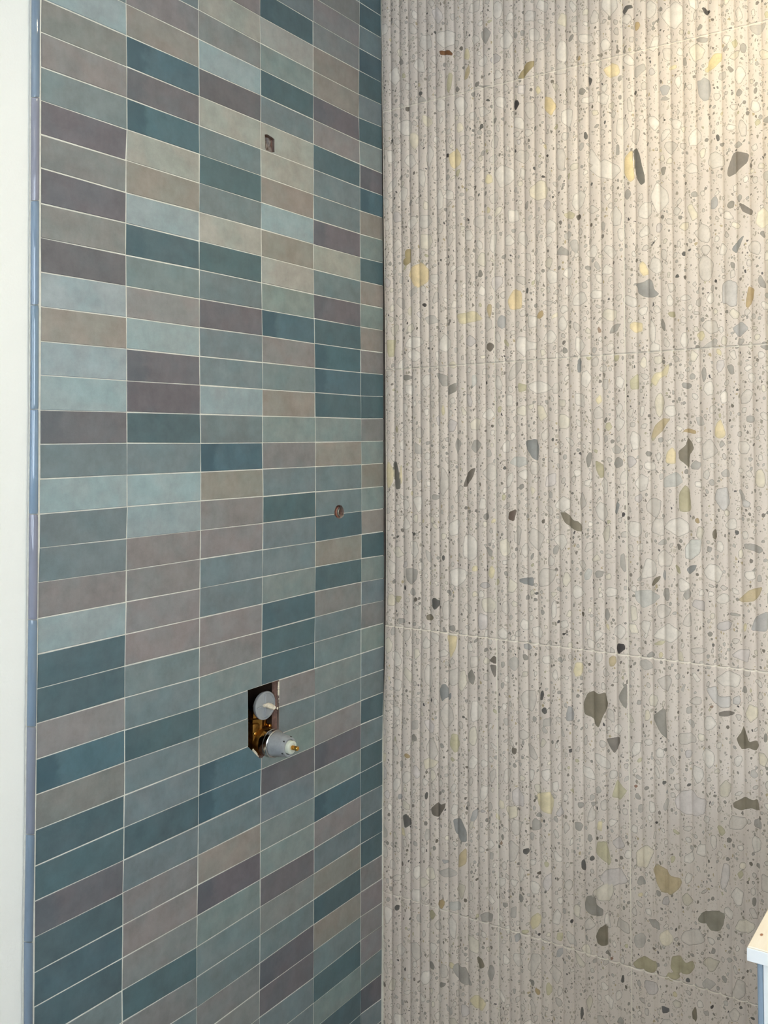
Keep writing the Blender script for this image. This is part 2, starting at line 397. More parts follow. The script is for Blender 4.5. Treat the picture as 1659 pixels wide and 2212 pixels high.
segs = [((L0[0], ZC), (R0[0], ZC), L0, R0)]+[(a[0], a[1], b[0], b[1]) for a, b in zip(tj, tj[1:])]+[(L1, R1, (L1[0], ZF), (R1[0], ZF))]
for i, (la, ra, lb, rb) in enumerate(segs):
    c = TRC[i % len(TRC)]
    mt = plain('trim_glaze', c, 0.05, noise=0.05, scale=14, spec=0.8, coat=0.6)
    g = 0.0006
    vs, fs = [], []; NS = 12
    rows = []
    for t, z_off in ((0.0, -g), (0.03, -g-0.0006), (0.97, g+0.0006), (1.0, g)):
        row = []
        l = [la[j]+(lb[j]-la[j])*t for j in (0, 1)]; r = [ra[j]+(rb[j]-ra[j])*t for j in (0, 1)]
        hgt = 0.0052 if t in (0.0, 1.0) else 0.0062
        for k in range(NS+1):
            a = math.pi*k/NS; u = 0.5-0.5*math.cos(a)
            s = l[0]+(r[0]-l[0])*u; z = l[1]+(r[1]-l[1])*u
            row.append(len(vs)); vs.append((-0.0012+hgt*math.sin(a)**0.8, -s, z+z_off))
        rows.append(row)
    for a, b in zip(rows, rows[1:]):
        for k in range(NS): fs.append((a[k], b[k], b[k+1], a[k+1]))
    fs.append(tuple(rows[0])); fs.append(tuple(rows[-1][::-1]))
    tr = new_obj('trim_%d' % (i+1), vs, fs, mt, None, smooth=True, kind='structure')
    tr.data.set_sharp_from_angle(angle=math.radians(50))
# grout strips each side of the trim
def strip(tabA, tabB, x, mat, name):
    ys = np.linspace(-60, 2300, 24); vs = []; fs = []
    for y in ys:
        a, b = tabA(y), tabB(y)
        vs += [(x, -a[0], a[1]), (x, -b[0], b[1])]
    for i in range(len(ys)-1): fs.append((2*i, 2*i+2, 2*i+3, 2*i+1))
    return new_obj(name, vs, fs, mat, wl, kind='structure')
def l0tab(y):
    a = np.array(LX[0], float); p = onplane(np.interp(y, a[:, 0], a[:, 1]), y, 0)[0]; return -p[1]-0.001, p[2]
strip(lambda y: trim_pt(TLX, y), l0tab, -0.0009, M_GROUT, 'grout')
strip(lambda y: tuple(np.array(trim_pt(TLX, y))+np.array([0.0022, 0])), lambda y: trim_pt(TLX, y), -0.0014, plain('caulk', (214, 214, 206), 0.7, noise=0.1, scale=90, bump=0.001), 'caulk')
# ------------------------------------------------------------------ ribbed terrazzo wall (plane Y = 0)
# stones read off the photograph: colour code, then either an outline or (centre, size, tilt); grouped by the
# part of the wall they were measured in (origin of the part and pixels per unit)
SECT = {1: (820, 0, 3.95), 2: (1240, 0, 3.95), 3: (820, 560, 3.95), 4: (1240, 560, 3.95), 5: (820, 1120, 3.95),
        6: (1240, 1120, 3.96), 7: (820, 1660, 3.95), 8: (1240, 1660, 3.96)}
STD = {
1: '''r:510,435 600,430 627,455 620,478 560,470 525,475
o:1180,675 1205,620 1250,540 1322,510 1310,570 1270,620 1225,675
g2 910,300,80,160,0;k 1175,890,58,100,5;d 925,860,55,30,-15;k 835,832,20,14,0;oy 600,720,60,190,8;t2 750,625,50,150,20;d 405,118,50,22,0;g2 930,745,160,32,8
y 1445,915,110,190,0;y2 655,1360,130,170,0;k 590,1330,44,56,-20;d 355,800,36,46,0;o 245,2170,60,110,0;k 1435,1330,25,30,0;k 1395,1508,38,26,-20;ow 1625,1840,110,90,0
y3 930,1530,70,110,0;y3 750,470,60,110,0;g2 1160,305,40,70,0;d 1320,1435,24,44,-20;g2 1560,2150,130,110,0;w 570,330,170,170,0;w 820,340,90,120,0;w 1080,340,110,170,0;w 690,900,140,200,0
w 1010,640,90,110,0;w 1190,1060,110,130,0;w 1275,1130,80,90,0;w 890,960,120,110,0;w 1070,1520,180,200,0;wg 1230,1330,160,140,0;y4 1360,1620,150,180,0;wg 1550,1360,110,220,0;wg 850,1890,130,130,0
w 1460,1930,120,160,0;w 1600,1010,130,200,0;w 270,1370,110,150,0;w 430,1330,80,180,0;w 510,1720,90,200,0;w 360,1520,80,180,0;w 200,1660,100,130,0;w 60,1740,80,120,0;w 600,1660,100,150,0
w 120,650,110,170,0;w 345,560,150,140,0;w 1010,80,90,180,0;w 520,900,80,130,0;w 1040,870,110,150,0;w 1330,300,110,150,0;w 1380,60,120,160,0;w 1560,440,110,200,0;g 355,860,80,70,0;w 210,1090,150,170,0
w 100,1340,90,130,0;wp 1190,1215,60,60,0;wg 520,1960,100,90,0;w 760,2010,90,120,0;w 280,1900,90,120,0;w 1110,2060,90,110,0;g3 935,420,30,36,0;d 870,1080,26,60,5;d 110,1200,34,50,0;d 1580,520,30,50,0''',
2: '''d:410,100 440,50 495,40 500,70 465,80 450,110 430,130
k:1085,60 1120,65 1140,90 1165,85 1160,115 1130,130 1110,115
ds:505,1270 540,1265 565,1320 580,1400 590,1440 605,1500 607,1560 575,1585 540,1530 515,1420
y:430,1350 500,1270 506,1400 518,1530 480,1560 430,1490
g4:1375,1290 1495,1310 1480,1390 1380,1480 1330,1515 1310,1500 1310,1460 1355,1320
g4:1400,1725 1450,1745 1535,1800 1520,1840 1440,1810
b:1460,2000 1420,2100 1385,2165 1345,2130 1390,2060
b2:1050,690 1085,690 1110,660 1155,680 1175,770 1150,850 1110,872 1065,820
y2t:1130,620 1145,530 1200,460 1260,450 1268,500 1200,590
d:115,645 165,680 150,720 135,745
g:1490,225 1570,215 1650,190 1620,260 1570,310 1520,280
w:740,140 800,60 870,10 930,50 930,170 870,260 800,220
b2 770,770,100,120,0;g2 778,847,90,45,0;y2 325,600,125,115,0;g3 70,785,80,80,0;g3 1333,590,50,76,-35;k 775,1025,34,30,0;g3 740,80,38,56,0;g2 1095,345,110,56,-6;w 475,520,110,100,0;w 650,90,110,160,0
wy 1060,450,150,160,0;w 680,1050,110,150,0;w 870,1060,110,120,0;w 1040,1180,130,190,20;w 1010,1440,110,110,0;w 740,1680,170,280,0;w 610,1800,130,190,0;y4 1010,1820,110,150,-10;w 280,1460,280,180,0;w 160,1360,150,180,0
g2 375,1280,50,120,0;wg 1440,1090,90,160,0;w 1420,640,100,150,0;w 1550,910,110,110,0;w 1340,1090,90,60,0;y3 850,575,100,40,-20;wp 668,615,60,90,0;w 1410,130,70,130,0;k 520,1890,40,18,0;k 685,2073,24,26,0
d 935,2165,32,56,15;w 1270,2130,120,150,0;wg 1130,2130,80,100,0;d 100,1160,34,80,-8;d 1230,1180,34,64,-8;g3 1265,1235,45,45,0;wg 475,890,60,150,-5;y4 940,1930,110,100,0;w 250,850,110,100,0;w 130,850,140,110,0
g3 1550,775,40,90,10;w 890,700,70,120,-10;g2 945,530,60,90,0;w 90,330,150,90,0;w 270,380,110,120,0;g3 430,440,34,44,0;g2 1400,1240,80,70,0;w 1545,1260,66,110,0;b2 1200,1730,70,120,15;w 1310,1840,130,90,0
w 450,170,100,90,0;w 1530,110,60,80,0;y4 185,965,70,90,0;g2 460,1660,60,100,0;g2 1030,1660,60,60,0;g3 1350,800,26,50,20;wg 800,460,90,120,0;k 310,1240? ''',
3: '''b:1240,1550 1340,1530 1365,1600 1355,1725 1310,1700 1250,1610
ds:115,1730 150,1725 165,1800 175,1850 183,1960 140,1965 120,1850
d3:820,1780 800,1860 740,1945 715,1940 745,1830 790,1785
g3:585,1085 655,1050 655,1130 580,1165
g2:480,965 580,990 580,1085 540,1085 500,1030
oy:60,690 145,685 140,750 125,830 85,840 70,790
w:1180,660 1250,660 1270,700 1350,710 1340,770 1260,780 1240,840 1200,800 1170,780 1155,740
y2o 345,120,180,230,0;o 235,18,64,70,0;y2o 1165,350,150,190,-15;y3 770,490,215,170,0;d3 948,745,60,100,0;b2 1045,530,92,140,0;t2 945,435,50,130,0;y3 88,1850,70,250,0;y3 185,1850,26,200,0;k 390,390,44,36,0
g3 235,1010,76,50,0;b3 805,1040,60,110,0;oy 1215,1088,92,124,0;g2 830,1590,104,120,0;g2 670,1590,66,150,0;b3 1200,1725,155,130,0;w 1230,1840,90,90,0;y4 1380,1310,84,150,-10;wy 1210,1290,110,130,0;wy 1575,1390,110,170,0
wg 1445,380,110,60,0;d 1263,270,28,56,0;w 1300,540,110,140,0;g 450,520,110,90,0;w 310,700,200,130,0;w 300,820,120,110,0;w 560,720,130,140,0;w 1370,1090,210,130,0;w 1470,150,100,120,0;w 1560,560,80,150,0
w 690,80,90,70,0;o2 150,1450,36,96,0;y3 545,1290,42,90,0;k 910,1055,28,36,0;k 1035,1740,20,20,0;g 330,1620,90,150,0;wg 550,1900,90,260,0;w 330,2080,110,160,0;g2 480,2030,60,50,0;w 875,2080,80,120,0
oy 1060,2030,30,60,0;rb3 1136,2186,88,128,0;w 130,560? ''',
4: '''b2d:510,215 600,195 640,160 675,190 690,260 730,295 690,330 600,325 550,290 545,240
b2w:1265,200 1330,175 1395,200 1390,400 1340,410 1300,380 1265,380
t:1490,225 1545,255 1530,350 1485,425 1465,400 1475,310
b2:1350,590 1430,525 1500,590 1410,675
g:1090,760 1200,670 1230,690 1220,740 1150,755
y3:650,1040 690,970 740,960 800,895 820,900 800,990 740,1010 700,1090
t2:655,1520 690,1420 755,1355 830,1360 790,1410 750,1470 685,1535
t:915,1470 970,1440 1045,1460 1045,1495 975,1480
o3:890,1640 950,1590 970,1515 1010,1560 1028,1615 990,1670 985,1790 940,1740 900,1710
y2:780,1740 790,1650 840,1598 870,1650 865,1750
wg:1090,1590 1160,1520 1240,1640 1180,1690 1100,1720
o2:900,2150 895,2000 950,1920 990,1970 1005,2140 960,2160
b3:760,1870 870,1810 910,1840 935,1900 880,1940 760,1950
b2w:1215,1960 1310,1940 1335,2080 1280,2160 1195,2050
oy:475,1035 550,965 560,1110 485,1115
y2 595,75,80,150,-12;y2 530,575,150,110,0;wg 1160,580,180,150,0;g3 765,565,48,120,-8;w 670,610,80,220,0;g2 350,590,120,60,-35;y2 1245,1450,90,200,0;g2 1040,1755,84,92,0;g 1290,1830,90,80,0;o2 220,1790,70,150,-12
g3 130,1700,48,136,6;g2 380,1740,80,100,0;b 370,2130,68,150,0;k 422,2180,30,64,0;w 520,1530,115,190,0;y4 730,1245,80,200,0;w 830,1290,110,110,0;w 385,1280,90,150,0;w 570,1900,140,180,0;w 50,740,100,190,0
g2 960,1075,95,60,0;w 945,690,80,130,0;g2 1340,940,80,110,0;w 1480,930,100,80,0;w 960,330,110,60,0;w 820,360,60,110,0;w 1165,330,90,110,0;wy 1370,470,100,100,0;b 46,910,42,130,0;y3 215,1195,60,90,0
y4 1590,1870,100,170,0;b2w 1470,2090,80,90,0;g2 1440,2020,50,140,-20;o2 840,475,80,56,0;k 460,1170,22,36,-20;k 1215,190,32,40,-25;k 1075,210,20,26,0;k 1255,470,26,20,0;k 1500,840,24,22,0;d 517,915,26,40,-10
rb2 215,600,32,80,0;g2 1600,190,56,130,-25;w 190,300,140,110,0;wy 300,470,140,140,0;w 290,100,120,110,0;wg 1130,80,120,220,0;w 700,60,120,150,0;w 590,440,90,90,0;wg 180,880,80,100,0;w 390,1050,80,130,0
wg 1180,1280,70,90,0;w 1070,1540,70,60,0;g2 1510,1360,80,70,0;w 120,1900,70,90,0;w 270,1930,70,150,0;g 1080,1380,90,100,0;g2 1110,990,50,130,0;g3 640,1660,56,60,0;w 1590,1690,60,60,0''',
5: '''b:1195,515 1240,505 1320,500 1320,575 1280,570 1240,560 1195,540
y2:575,990 665,1000 655,1110 610,1200 590,1100
d3:940,1210 980,1165 1000,1190 1000,1240 960,1225
g4:945,1240 1000,1250 990,1370 960,1300
g2 275,480,112,155,0;d 475,720,64,124,-8;o3 430,845,65,56,0;d3 310,690,34,44,0;k 220,590,24,44,0;d 545,335,32,64,0;d 295,135,35,36,0;d 155,155,42,28,0;y4 100,690,80,140,0;o2 165,680,60,70,0;b 550,1490,76,150,8;b 605,1520,36,90,5
g3 790,1350,72,150,-8;oy 650,1920,90,180,0;g3 300,1870,52,70,0;d3 1150,1985,50,72,0;d 1390,1510,42,96,8;d 1410,1640,56,54,0;b2 1630,1670,90,140,0;g 1145,1230,90,150,0;wg 1340,180,170,210,0;w 770,240,140,240,0
w 670,500,160,160,0;b4 900,570,110,90,0;wy 1130,570,120,190,0;wg 1430,500,190,190,0;w 1550,190,150,160,0;y3 960,460,55,155,0;y3 810,430,50,60,0;y4 810,650,60,70,0;g2 940,285,60,110,-35;g2 1505,270,46,96,5
k 1575,985,36,26,0;k 850,970,16,24,0;k 450,1087,22,14,0;wg 570,780,90,160,0;g2 620,930,76,70,0;g2 180,870,84,76,0;g2 300,900,52,60,0;w 830,1640,150,220,0;wg 640,1350,110,180,0;wy 710,1380,80,190,0;wg 580,1690,120,210,0
wg 1270,1550,150,220,0;wy 800,1850,80,170,0;g 1430,1740,100,130,0;wg 420,1350,80,200,0;w 300,250,100,180,0;d 720,1690,32,26,0;d 1340,640,28,30,0;g3 905,1120,40,46,0;d3 1400,20,46,46,0;b2 1270,1095,90,70,0
y4 430,2085,150,110,0;w 790,2080,90,120,0;wg 230,1000,80,130,0;wy 320,1150,70,140,0;w 400,1070,80,130,0;wy 80,1080,70,150,0;wg 1080,760,70,120,0;w 1490,790,70,190,0;w 1580,900,90,80,0;wp 880,880,80,160,0;w 1050,980,90,110,0
w 160,1420,80,110,0;w 550,1150,90,90,0;wg 1180,150,80,160,0;w 1430,1200,90,80,0;g 310,1760,90,110,0;wg 1230,1850,110,110,0;wg 450,1960,90,180,0;w 60,60,80,110,0;w 1500,1330,50,110,0;wg 1260,640? ''',
6: '''o3:0,15 40,25 72,70 65,115 20,105 -30,75 -80,30 -120,-60 -60,-50
o3:80,1580 120,1490 165,1472 215,1500 265,1485 300,1590 255,1680 215,1790 180,1760 160,1700 90,1670
g3:385,1510 455,1395 455,1635 420,1600 385,1540
g3:670,1690 780,1610 800,1900 740,1830
o3:1450,1770 1475,1830 1500,1910 1560,1895 1585,1940 1560,1990 1500,1960 1440,1980 1410,1930 1390,1880 1430,1830
g4:275,1880 400,1865 400,1910 350,2015 310,1950
t2:1410,690 1500,610 1620,580 1590,660 1540,710 1430,720
b2:1510,960 1550,840 1659,790 1659,970
b:960,430 1000,400 1055,395 1040,440 985,485
o3:655,575 690,510 745,485 740,520 685,578
b3:520,620 640,605 750,665 680,730 590,770 530,700
w:565,520 620,330 700,370 715,460 690,500
b3w:950,340 950,240 1000,175 1090,180 1080,300 1000,360
g4:875,200 930,240 895,280
wg:645,110 690,0 770,0 775,160
b2w:1125,1450 1215,1430 1240,1520 1340,1520 1340,1620 1260,1620 1200,1580
g4 1310,1670,150,60,-4;k 400,1105,90,100,0;o2 895,440,44,140,-30;b2 775,480,34,124,-5;w 890,70,220,170,0;w 1345,50,110,110,0;g2 420,370,56,200,-8;g2 215,480,90,80,0;b3 125,480,70,130,12;w 320,640,140,100,0
wy 190,350,90,90,0;w 300,325,70,50,0;wy 510,820,80,190,0;wg 770,790,130,140,0;w 800,980,230,180,0;b4 1280,920,150,110,0;wg 1070,1130,240,64,0;wp 1450,1170,200,160,0;g 620,1250,120,130,0;t2 330,1220,60,100,0
y3 40,1280,100,150,0;oy 735,1065,90,50,-15;w 1330,1370,220,180,0;wg 1040,1560,110,80,0;y4 1520,1670,150,190,0;w 1160,1750,120,140,0;wg 960,1880,210,110,0;wg 320,1690,76,180,-12;y4 630,1690,60,120,0;b2w 1400,1550,80,110,0
g2 1460,1460,60,60,0;w 1410,2070,80,90,0;y4 1610,2060,100,150,0;b4 985,2010,70,80,0;oy 560,2070,50,50,0;w 740,2010,80,100,0;w 640,1910,90,80,0;w 530,1970,90,150,0;rb2 1180,1610,50,40,0;g3 1640,1880,50,90,0
w 1500,490,130,100,0;w 940,570,110,120,0;g2 970,650,64,90,0;g2 795,650,60,130,-8;w 1265,690,120,96,0;g2 285,810,56,140,0;k 1370,415,18,26,0;k 180,725,24,20,0;y3 1465,930,36,84,0;wg 1385,1045,84,56,0
g2 1540,250,170,80,15;g2 1380,820,170,36,8;k 1225,1840,16,44,0;k 595,1770,12,70,0;k 890,1710,12,70,0;k 125,2000,26,20,0;o3 1205,140,48,120,0;g2 660,1165,90,60,-15;w 120,940,60,160,0;w 215,1000,90,140,0
w 1250,240,90,110,0;wg 990,2150? ''',
7: '''d3:440,340 500,285 530,305 570,290 560,340 505,420 455,390
d:200,400 235,380 285,470 220,510
b:630,430 700,420 725,480 745,540 745,630 700,620 650,540
t2:665,850 680,730 745,670 745,810 690,840
o3:830,1600 880,1620 905,1690 860,1710 835,1660
g2:620,1700 660,1655 700,1690 740,1690 760,1770 800,1850 740,1850 680,1810
y3:765,1975 815,1925 890,1960 915,2010 880,2070 820,2040
b2 812,400,60,115,18;y3 1430,280,180,220,0;t 530,1150,76,90,0;o2 450,1240,90,90,-30;b3 650,1170,125,120,0;wo 710,1030,90,170,8;y3 1330,1300,96,156,0;oy 1540,1440,60,130,0;g2 1340,480,95,145,0;d 1255,702,50,60,0
b4 1540,370,110,110,0;y4 1130,370,130,140,0;g2 920,1260,160,110,0;g 1150,1220,90,130,0;oy 1240,1388,84,44,0;g2 952,1730,76,155,0;wg 1320,1660,120,220,18;d 155,1187,46,50,0;k 1360,1415,26,30,0;d3 1362,895,44,34,0
d 850,1020,28,22,0;g3 540,1840,70,62,0;b2 1540,1570,66,90,0;k 1640,1305,28,40,0;oy 1445,1880,56,120,0;w 890,210,80,140,0;wg 1140,700,110,230,0;g 580,890,150,90,0;b2 562,790,60,60,0;wy 790,470,70,120,0
g 410,560,50,130,0;g 600,2070,70,110,0;w 620,1340,90,250,0;w 70,1240,70,150,0;wg 150,930,80,70,0;wy 380,970,80,100,0;w 1420,60,90,120,0;w 1210,900,70,130,0;w 1520,1270,90,170,0;wg 1600,500,80,140,0
w 1310,800,70,80,0;oy 1430,815,50,60,0;w 1150,970,72,80,0;d 402,230,28,84,0;rb2 1045,635,36,40,0;d3 490,620,22,40,0;b4 885,362,46,46,0;wg 1170,500,100,130,0;b2 1180,1440,56,80,0;w 460,1530,70,110,0
wg 1620,990,80,130,0;wg 230,70,80,110,0;wy 460,60,70,120,0;w 1040,960,90,90,0;g 960,740,60,90,0;b2 180,240,56,56,0;w 150,130,80,120,0;w 870,690,70,80,0;w 1300,50,60,120,0;wg 970,60,70,130,0''',
8: '''o3:1360,290 1470,238 1530,268 1570,262 1593,370 1520,335 1440,360 1365,330
t3:675,860 710,805 780,850 830,915 890,930 930,965 900,1030 830,1083 750,1050 700,960
wp:860,260 920,185 1020,180 1060,240 1140,270 1120,390 1050,408 960,390 880,350
o3g:1060,1280 1100,1225 1200,1208 1300,1240 1280,1340 1245,1398 1170,1380 1130,1330 1070,1310
o3:180,1440 220,1360 285,1325 293,1515 240,1515 200,1490
o2:500,1665 550,1620 620,1600 720,1670 700,1740 640,1750 600,1720 530,1700
o2:825,1700 840,1600 900,1595 960,1660 1010,1640 1040,1700 990,1760 860,1745
g3:90,1160 110,1090 150,1080 185,1110 190,1160 255,1200 255,1255 190,1265 150,1250 100,1210
oy:325,240 370,85 420,150 460,190 400,270 360,250
oy:185,720 200,620 270,620 300,690 325,790 300,835 260,790
d2:750,2020 780,2030 815,2060 815,2090 760,2090
o2 840,1775,190,80,-10;d 85,830,45,110,-10;d 160,765,46,44,0;y4 600,760,190,200,0;wp 340,930,240,180,0;wy 270,1060,220,170,-30;g2 580,960,84,92,0;b4 790,1140,80,104,0;wo 970,1120,90,140,0;wg 1410,470,200,150,0
g2 1575,470,80,130,-30;wo 1290,180,90,160,10;w 1410,210,90,50,0;g2 700,1330,170,80,25;wg 1030,1440,220,160,0;g 570,1480,120,130,0;wy 1460,1350,190,130,0;wo 1175,1670,150,170,0;d2 978,1808,54,60,0;o3 1035,2100,44,130,0
k 1185,2038,46,56,0;d 420,1800,34,84,8;d3 450,1865,24,46,-20;g 1150,1850,120,110,0;d 985,142,38,36,0;k 710,462,40,36,0;w 330,460,90,70,0;y3 220,490,76,112,0;k 202,337,26,50,0;rb 325,1622,40,36,0
wg 255,320,70,130,0;w 990,760,110,140,0;w 1090,700,100,150,0;wp 1300,900,76,250,10;oy 1425,900,70,80,0;g 790,310,50,130,15;g3 840,350,35,40,0;wg 150,400,66,170,0;w 670,330,60,110,-12;g2 45,490,80,110,0
wg 975,510,80,60,0;wo 140,2000,80,170,0;d3 1482,1740,22,46,0;wg 1410,1880,130,200,0;d 70,2090,28,110,0;g3 1545,1130,38,90,0;b2 795,200,24,58,0;k 650,1150,16,20,0;wg 130,1330,110,110,0;rb 535,150,34,26,0;w 1560,640,80,180,0'''}
SC_COL = {'w': (223, 214, 202), 'wg': (207, 197, 185), 'wy': (220, 210, 190), 'wp': (208, 198, 192), 'wo': (200, 190, 168),
          'g': (184, 176, 166), 'g2': (160, 153, 144), 'g3': (134, 128, 119), 'g4': (116, 108, 99), 'd': (88, 85, 82),
          'd2': (92, 90, 90), 'd3': (106, 97, 87), 'k': (54, 50, 50), 'b': (132, 132, 130), 'b2': (168, 164, 160), 'b2d': (148, 145, 140),
          'b2w': (196, 191, 186), 'b3': (188, 186, 178), 'b3w': (206, 205, 196), 'b4': (188, 180, 176), 'y': (222, 198, 150),
          'y2': (224, 204, 162), 'y2o': (224, 200, 156), 'y2t': (216, 196, 148), 'y3': (218, 203, 166), 'y4': (220, 208, 182),
          'o': (158, 140, 100), 'ow': (196, 184, 154), 'oy': (192, 182, 150), 'o2': (174, 163, 132), 'o3': (124, 114, 96),
          'o3g': (138, 131, 116), 't': (180, 154, 112), 't2': (192, 172, 136), 't3': (190, 170, 134), 'r': (118, 74, 40), 'rb': (142, 102, 84),
          'rb2': (152, 126, 106), 'rb3': (92, 76, 66), 'ds': (100, 97, 90)}
def blob(cx, cy, w, h, ang, rnd):
    n = rnd.choice([4, 5, 5, 6, 7, 8]); a0 = rnd.random()*6.28; pts = []
    ca_, sa_ = math.cos(math.radians(ang)), math.sin(math.radians(ang))
    for i in range(n):
        a = a0+2*math.pi*(i+rnd.uniform(-0.28, 0.28))/n
        r = rnd.uniform(0.74, 1.22)
        x, y = w/2*r*math.cos(a), h/2*r*math.sin(a)
        pts.append((cx+x*ca_-y*sa_, cy+x*sa_+y*ca_))
    return pts
rnd = random.Random(5)
POLYS = []      # (points in wall x,z metres; colour; rim strength)
MB = (213, 199, 188)
for _k in list(SC_COL):
    _m = 0.30 if _k[0] == 'w' or _k in ('y4', 'b3', 'b3w', 'b2w', 'b4') else (0.16 if _k[0] in 'gb' else 0.08)
    SC_COL[_k] = tuple(a*(1-_m)+b*_m for a, b in zip(SC_COL[_k], MB))
def chaikin(p, it=1):
    for _ in range(it):
        q = []
        for i in range(len(p)):
            a, b = p[i], p[(i+1) % len(p)]
            q.append((a[0]*.87+b[0]*.13, a[1]*.87+b[1]*.13)); q.append((a[0]*.13+b[0]*.87, a[1]*.13+b[1]*.87))
        p = q
    return p
for sec, txt in STD.items():
    ox, oy, k = SECT[sec]
    for ln in txt.split('\n'):
        if ':' in ln:
            code, rest = ln.split(':'); pts = [tuple(map(float, q.split(','))) for q in rest.split()]
            items = [(code, pts)]
        else:
            items = []
            for it in ln.split(';'):
                if not it.strip() or '?' in it: continue
                code, nums = it.split(); a = list(map(float, nums.split(',')))
                items.append((code, blob(*a, rnd)))
        for code, pts in items:
            pts = chaikin(pts, 1)
            P = onplane([ox+p[0]/k for p in pts], [oy+p[1]/k for p in pts], 1)
            POLYS.append((np.array([(q[0], q[2]) for q in P]), SC_COL[code], 1.0 if code[0] == 'w' or code in ('y4', 'b3w', 'b2w', 'b4') else 0.5))
N_MEAS = len(POLYS)
XW1, ZT, ZB = 1.45, ZC, ZF
# the rest of the aggregate, scattered
cells = {}
def cen(p): return p.mean(0), 0.5*max(np.ptp(p[:, 0]), np.ptp(p[:, 1]))
for p, _, _ in POLYS:
    c, r = cen(p); cells.setdefault((int(c[0]//.08), int(c[1]//.08)), []).append((c[0], c[1], r))
def free(x, z, r):
    i, j = int(x//.08), int(z//.08)
    for a in (-1, 0, 1):
        for b in (-1, 0, 1):
            for (u, v_, q) in cells.get((i+a, j+b), []):
                if (u-x)**2+(v_-z)**2 < (0.86*(q+r))**2: return False
    return True
def scatter(n, rlo, rhi, pal, wts):
    for _ in range(n):
        x, z = rnd.uniform(0, XW1), rnd.uniform(ZB, ZT); r = rnd.uniform(rlo, rhi)
        if not free(x, z, r*1.15): continue
        asp = rnd.uniform(0.5, 0.95)
        pts = chaikin(blob(0, 0, 2*r*asp, 2*r, rnd.gauss(0, 28), rnd), 1)
        p = np.array([(x+a, z+b) for a, b in pts])
        code = rnd.choices(pal, wts)[0]; c = SC_COL[code]; f = rnd.uniform(0.95, 1.04)
        POLYS.append((p, tuple(min(255, q*f) for q in c), 1.0 if code[0] == 'w' else 0.6))
        cells.setdefault((int(x//.08), int(z//.08)), []).append((x, z, r))
scatter(2600, .011, .022, ['w', 'wg', 'wy', 'wp', 'g', 'y4'], [9, 6, 3, 3, .8, 1])
scatter(9000, .0055, .0105, ['w', 'wg', 'wy', 'g', 'g2', 'g3', 'y3', 'oy', 'd3', 't'], [9, 9, 4, 3.4, 1.8, 1.0, .5, .6, .35, .15])
scatter(16000, .0034, .0052, ['wg', 'g', 'g2', 'g3', 'g4', 'oy', 'd', 'd3'], [7, 6, 5, 3, 1.6, .8, .5, .6])

# joints of the 300 x 600 panels: vertical and horizontal lines as laid
def fit_line(pts, along):
    P = onplane([a for a, b in pts], [b for a, b in pts], 1)
    if along == 'x': return np.polyfit(P[:, 0], P[:, 2], 1)
    return np.polyfit(P[:, 2], P[:, 0], 1)
HL = {k: fit_line(HJ[k], 'x') for k in HJ}
VL = {k: fit_line(VJ[k], 'z') for k in VJ}
lx6 = np.array(LX[6], float); P6 = onplane(lx6[:, 1]+1.0, lx6[:, 0], 1)
P6 = P6[np.argsort(P6[:, 2])]
def zline(k, x):
    if k < 0: return HL[0][0]*x+HL[0][1]+0.6
    if k > 3: return HL[3][0]*x+HL[3][1]-0.6*(k-3)
    return HL[k][0]*x+HL[k][1]
def xline(n, z):
    if n == 0: return np.interp(z, P6[:, 2], P6[:, 0])
    if n <= 2: return VL[n][0]*z+VL[n][1]
    return VL[2][0]*z+VL[2][1]+0.3004*(n-2)
# grid in panel units: u = n + fraction, v = k + fraction
PER = 12                                     # ribs across a panel
NS = 10                                      # samples across a rib
uu = []
for n in range(5):
    e = 0.0068
    uu += [n, n+e*0.98, n+e]+[n+(i/(PER*NS)) for i in range(1, PER*NS)]+[n+1-e, n+1-e*.98]
uu = np.array(sorted(uu)); uu = uu[uu < 4.75]
vv = []
for k in range(-1, 4):
    e = 0.0024
    vv += [k, k+e*.97, k+e]+[k+i/190 for i in range(1, 190)]+[k+1-e, k+1-e*.97]
vv = np.array(sorted(vv))
U, Vv = np.meshgrid(uu, vv)                  # rows = v (downwards)
nu, nv = len(uu), len(vv)
z_nom = 0.7783+0.0-0.6*Vv; x_nom = 0.3*U
def warp(U, Vv):
    x = 0.3*U.copy(); z = z_nom.copy()
    for _ in range(3):
        n = np.clip(np.floor(U).astype(int), 0, 6); fu = U-n
        xa = np.zeros_like(x); xb = np.zeros_like(x)
        for q in range(0, 7):
            mk = n == q
            if mk.any(): xa[mk] = xline(q, z[mk]); xb[mk] = xline(q+1, z[mk])
        x = xa+(xb-xa)*fu
        k = np.floor(Vv).astype(int); fv = Vv-k
        za = np.zeros_like(z); zb = np.zeros_like(z)
        for q in range(-1, 5):
            mk = k == q
            if mk.any(): za[mk] = zline(q, x[mk]); zb[mk] = zline(q+1, x[mk])
        z = za+(zb-za)*fv
    return x, z
GXx, GZz = warp(U, Vv)
fr = (U*PER) % 1.0
AMP = 0.0058
prof = AMP*np.sqrt(np.clip(1-((2*fr-1)*0.99)**2, 0, 1))       # round ribs, crest towards the room
Yd = -(prof-AMP*0.62)
fu = U-np.round(U); fv = Vv-np.round(Vv)
grout = (np.abs(fu) < 0.0066) | ((np.abs(fv) < 0.00236))
Yd[np.abs(fv) < 0.00236] = (Yd*0.55+0.0006)[np.abs(fv) < 0.00236]
Yd[np.abs(fu) < 0.0066] = -(0.62*AMP-AMP*0.62)
# panels do not sit perfectly flush
for n in range(5):
    for k in range(-1, 5):
        d = rnd.uniform(-0.0006, 0.0006)
        Yd[(U >= n) & (U < n+1) & (Vv >= k) & (Vv < k+1)] += d
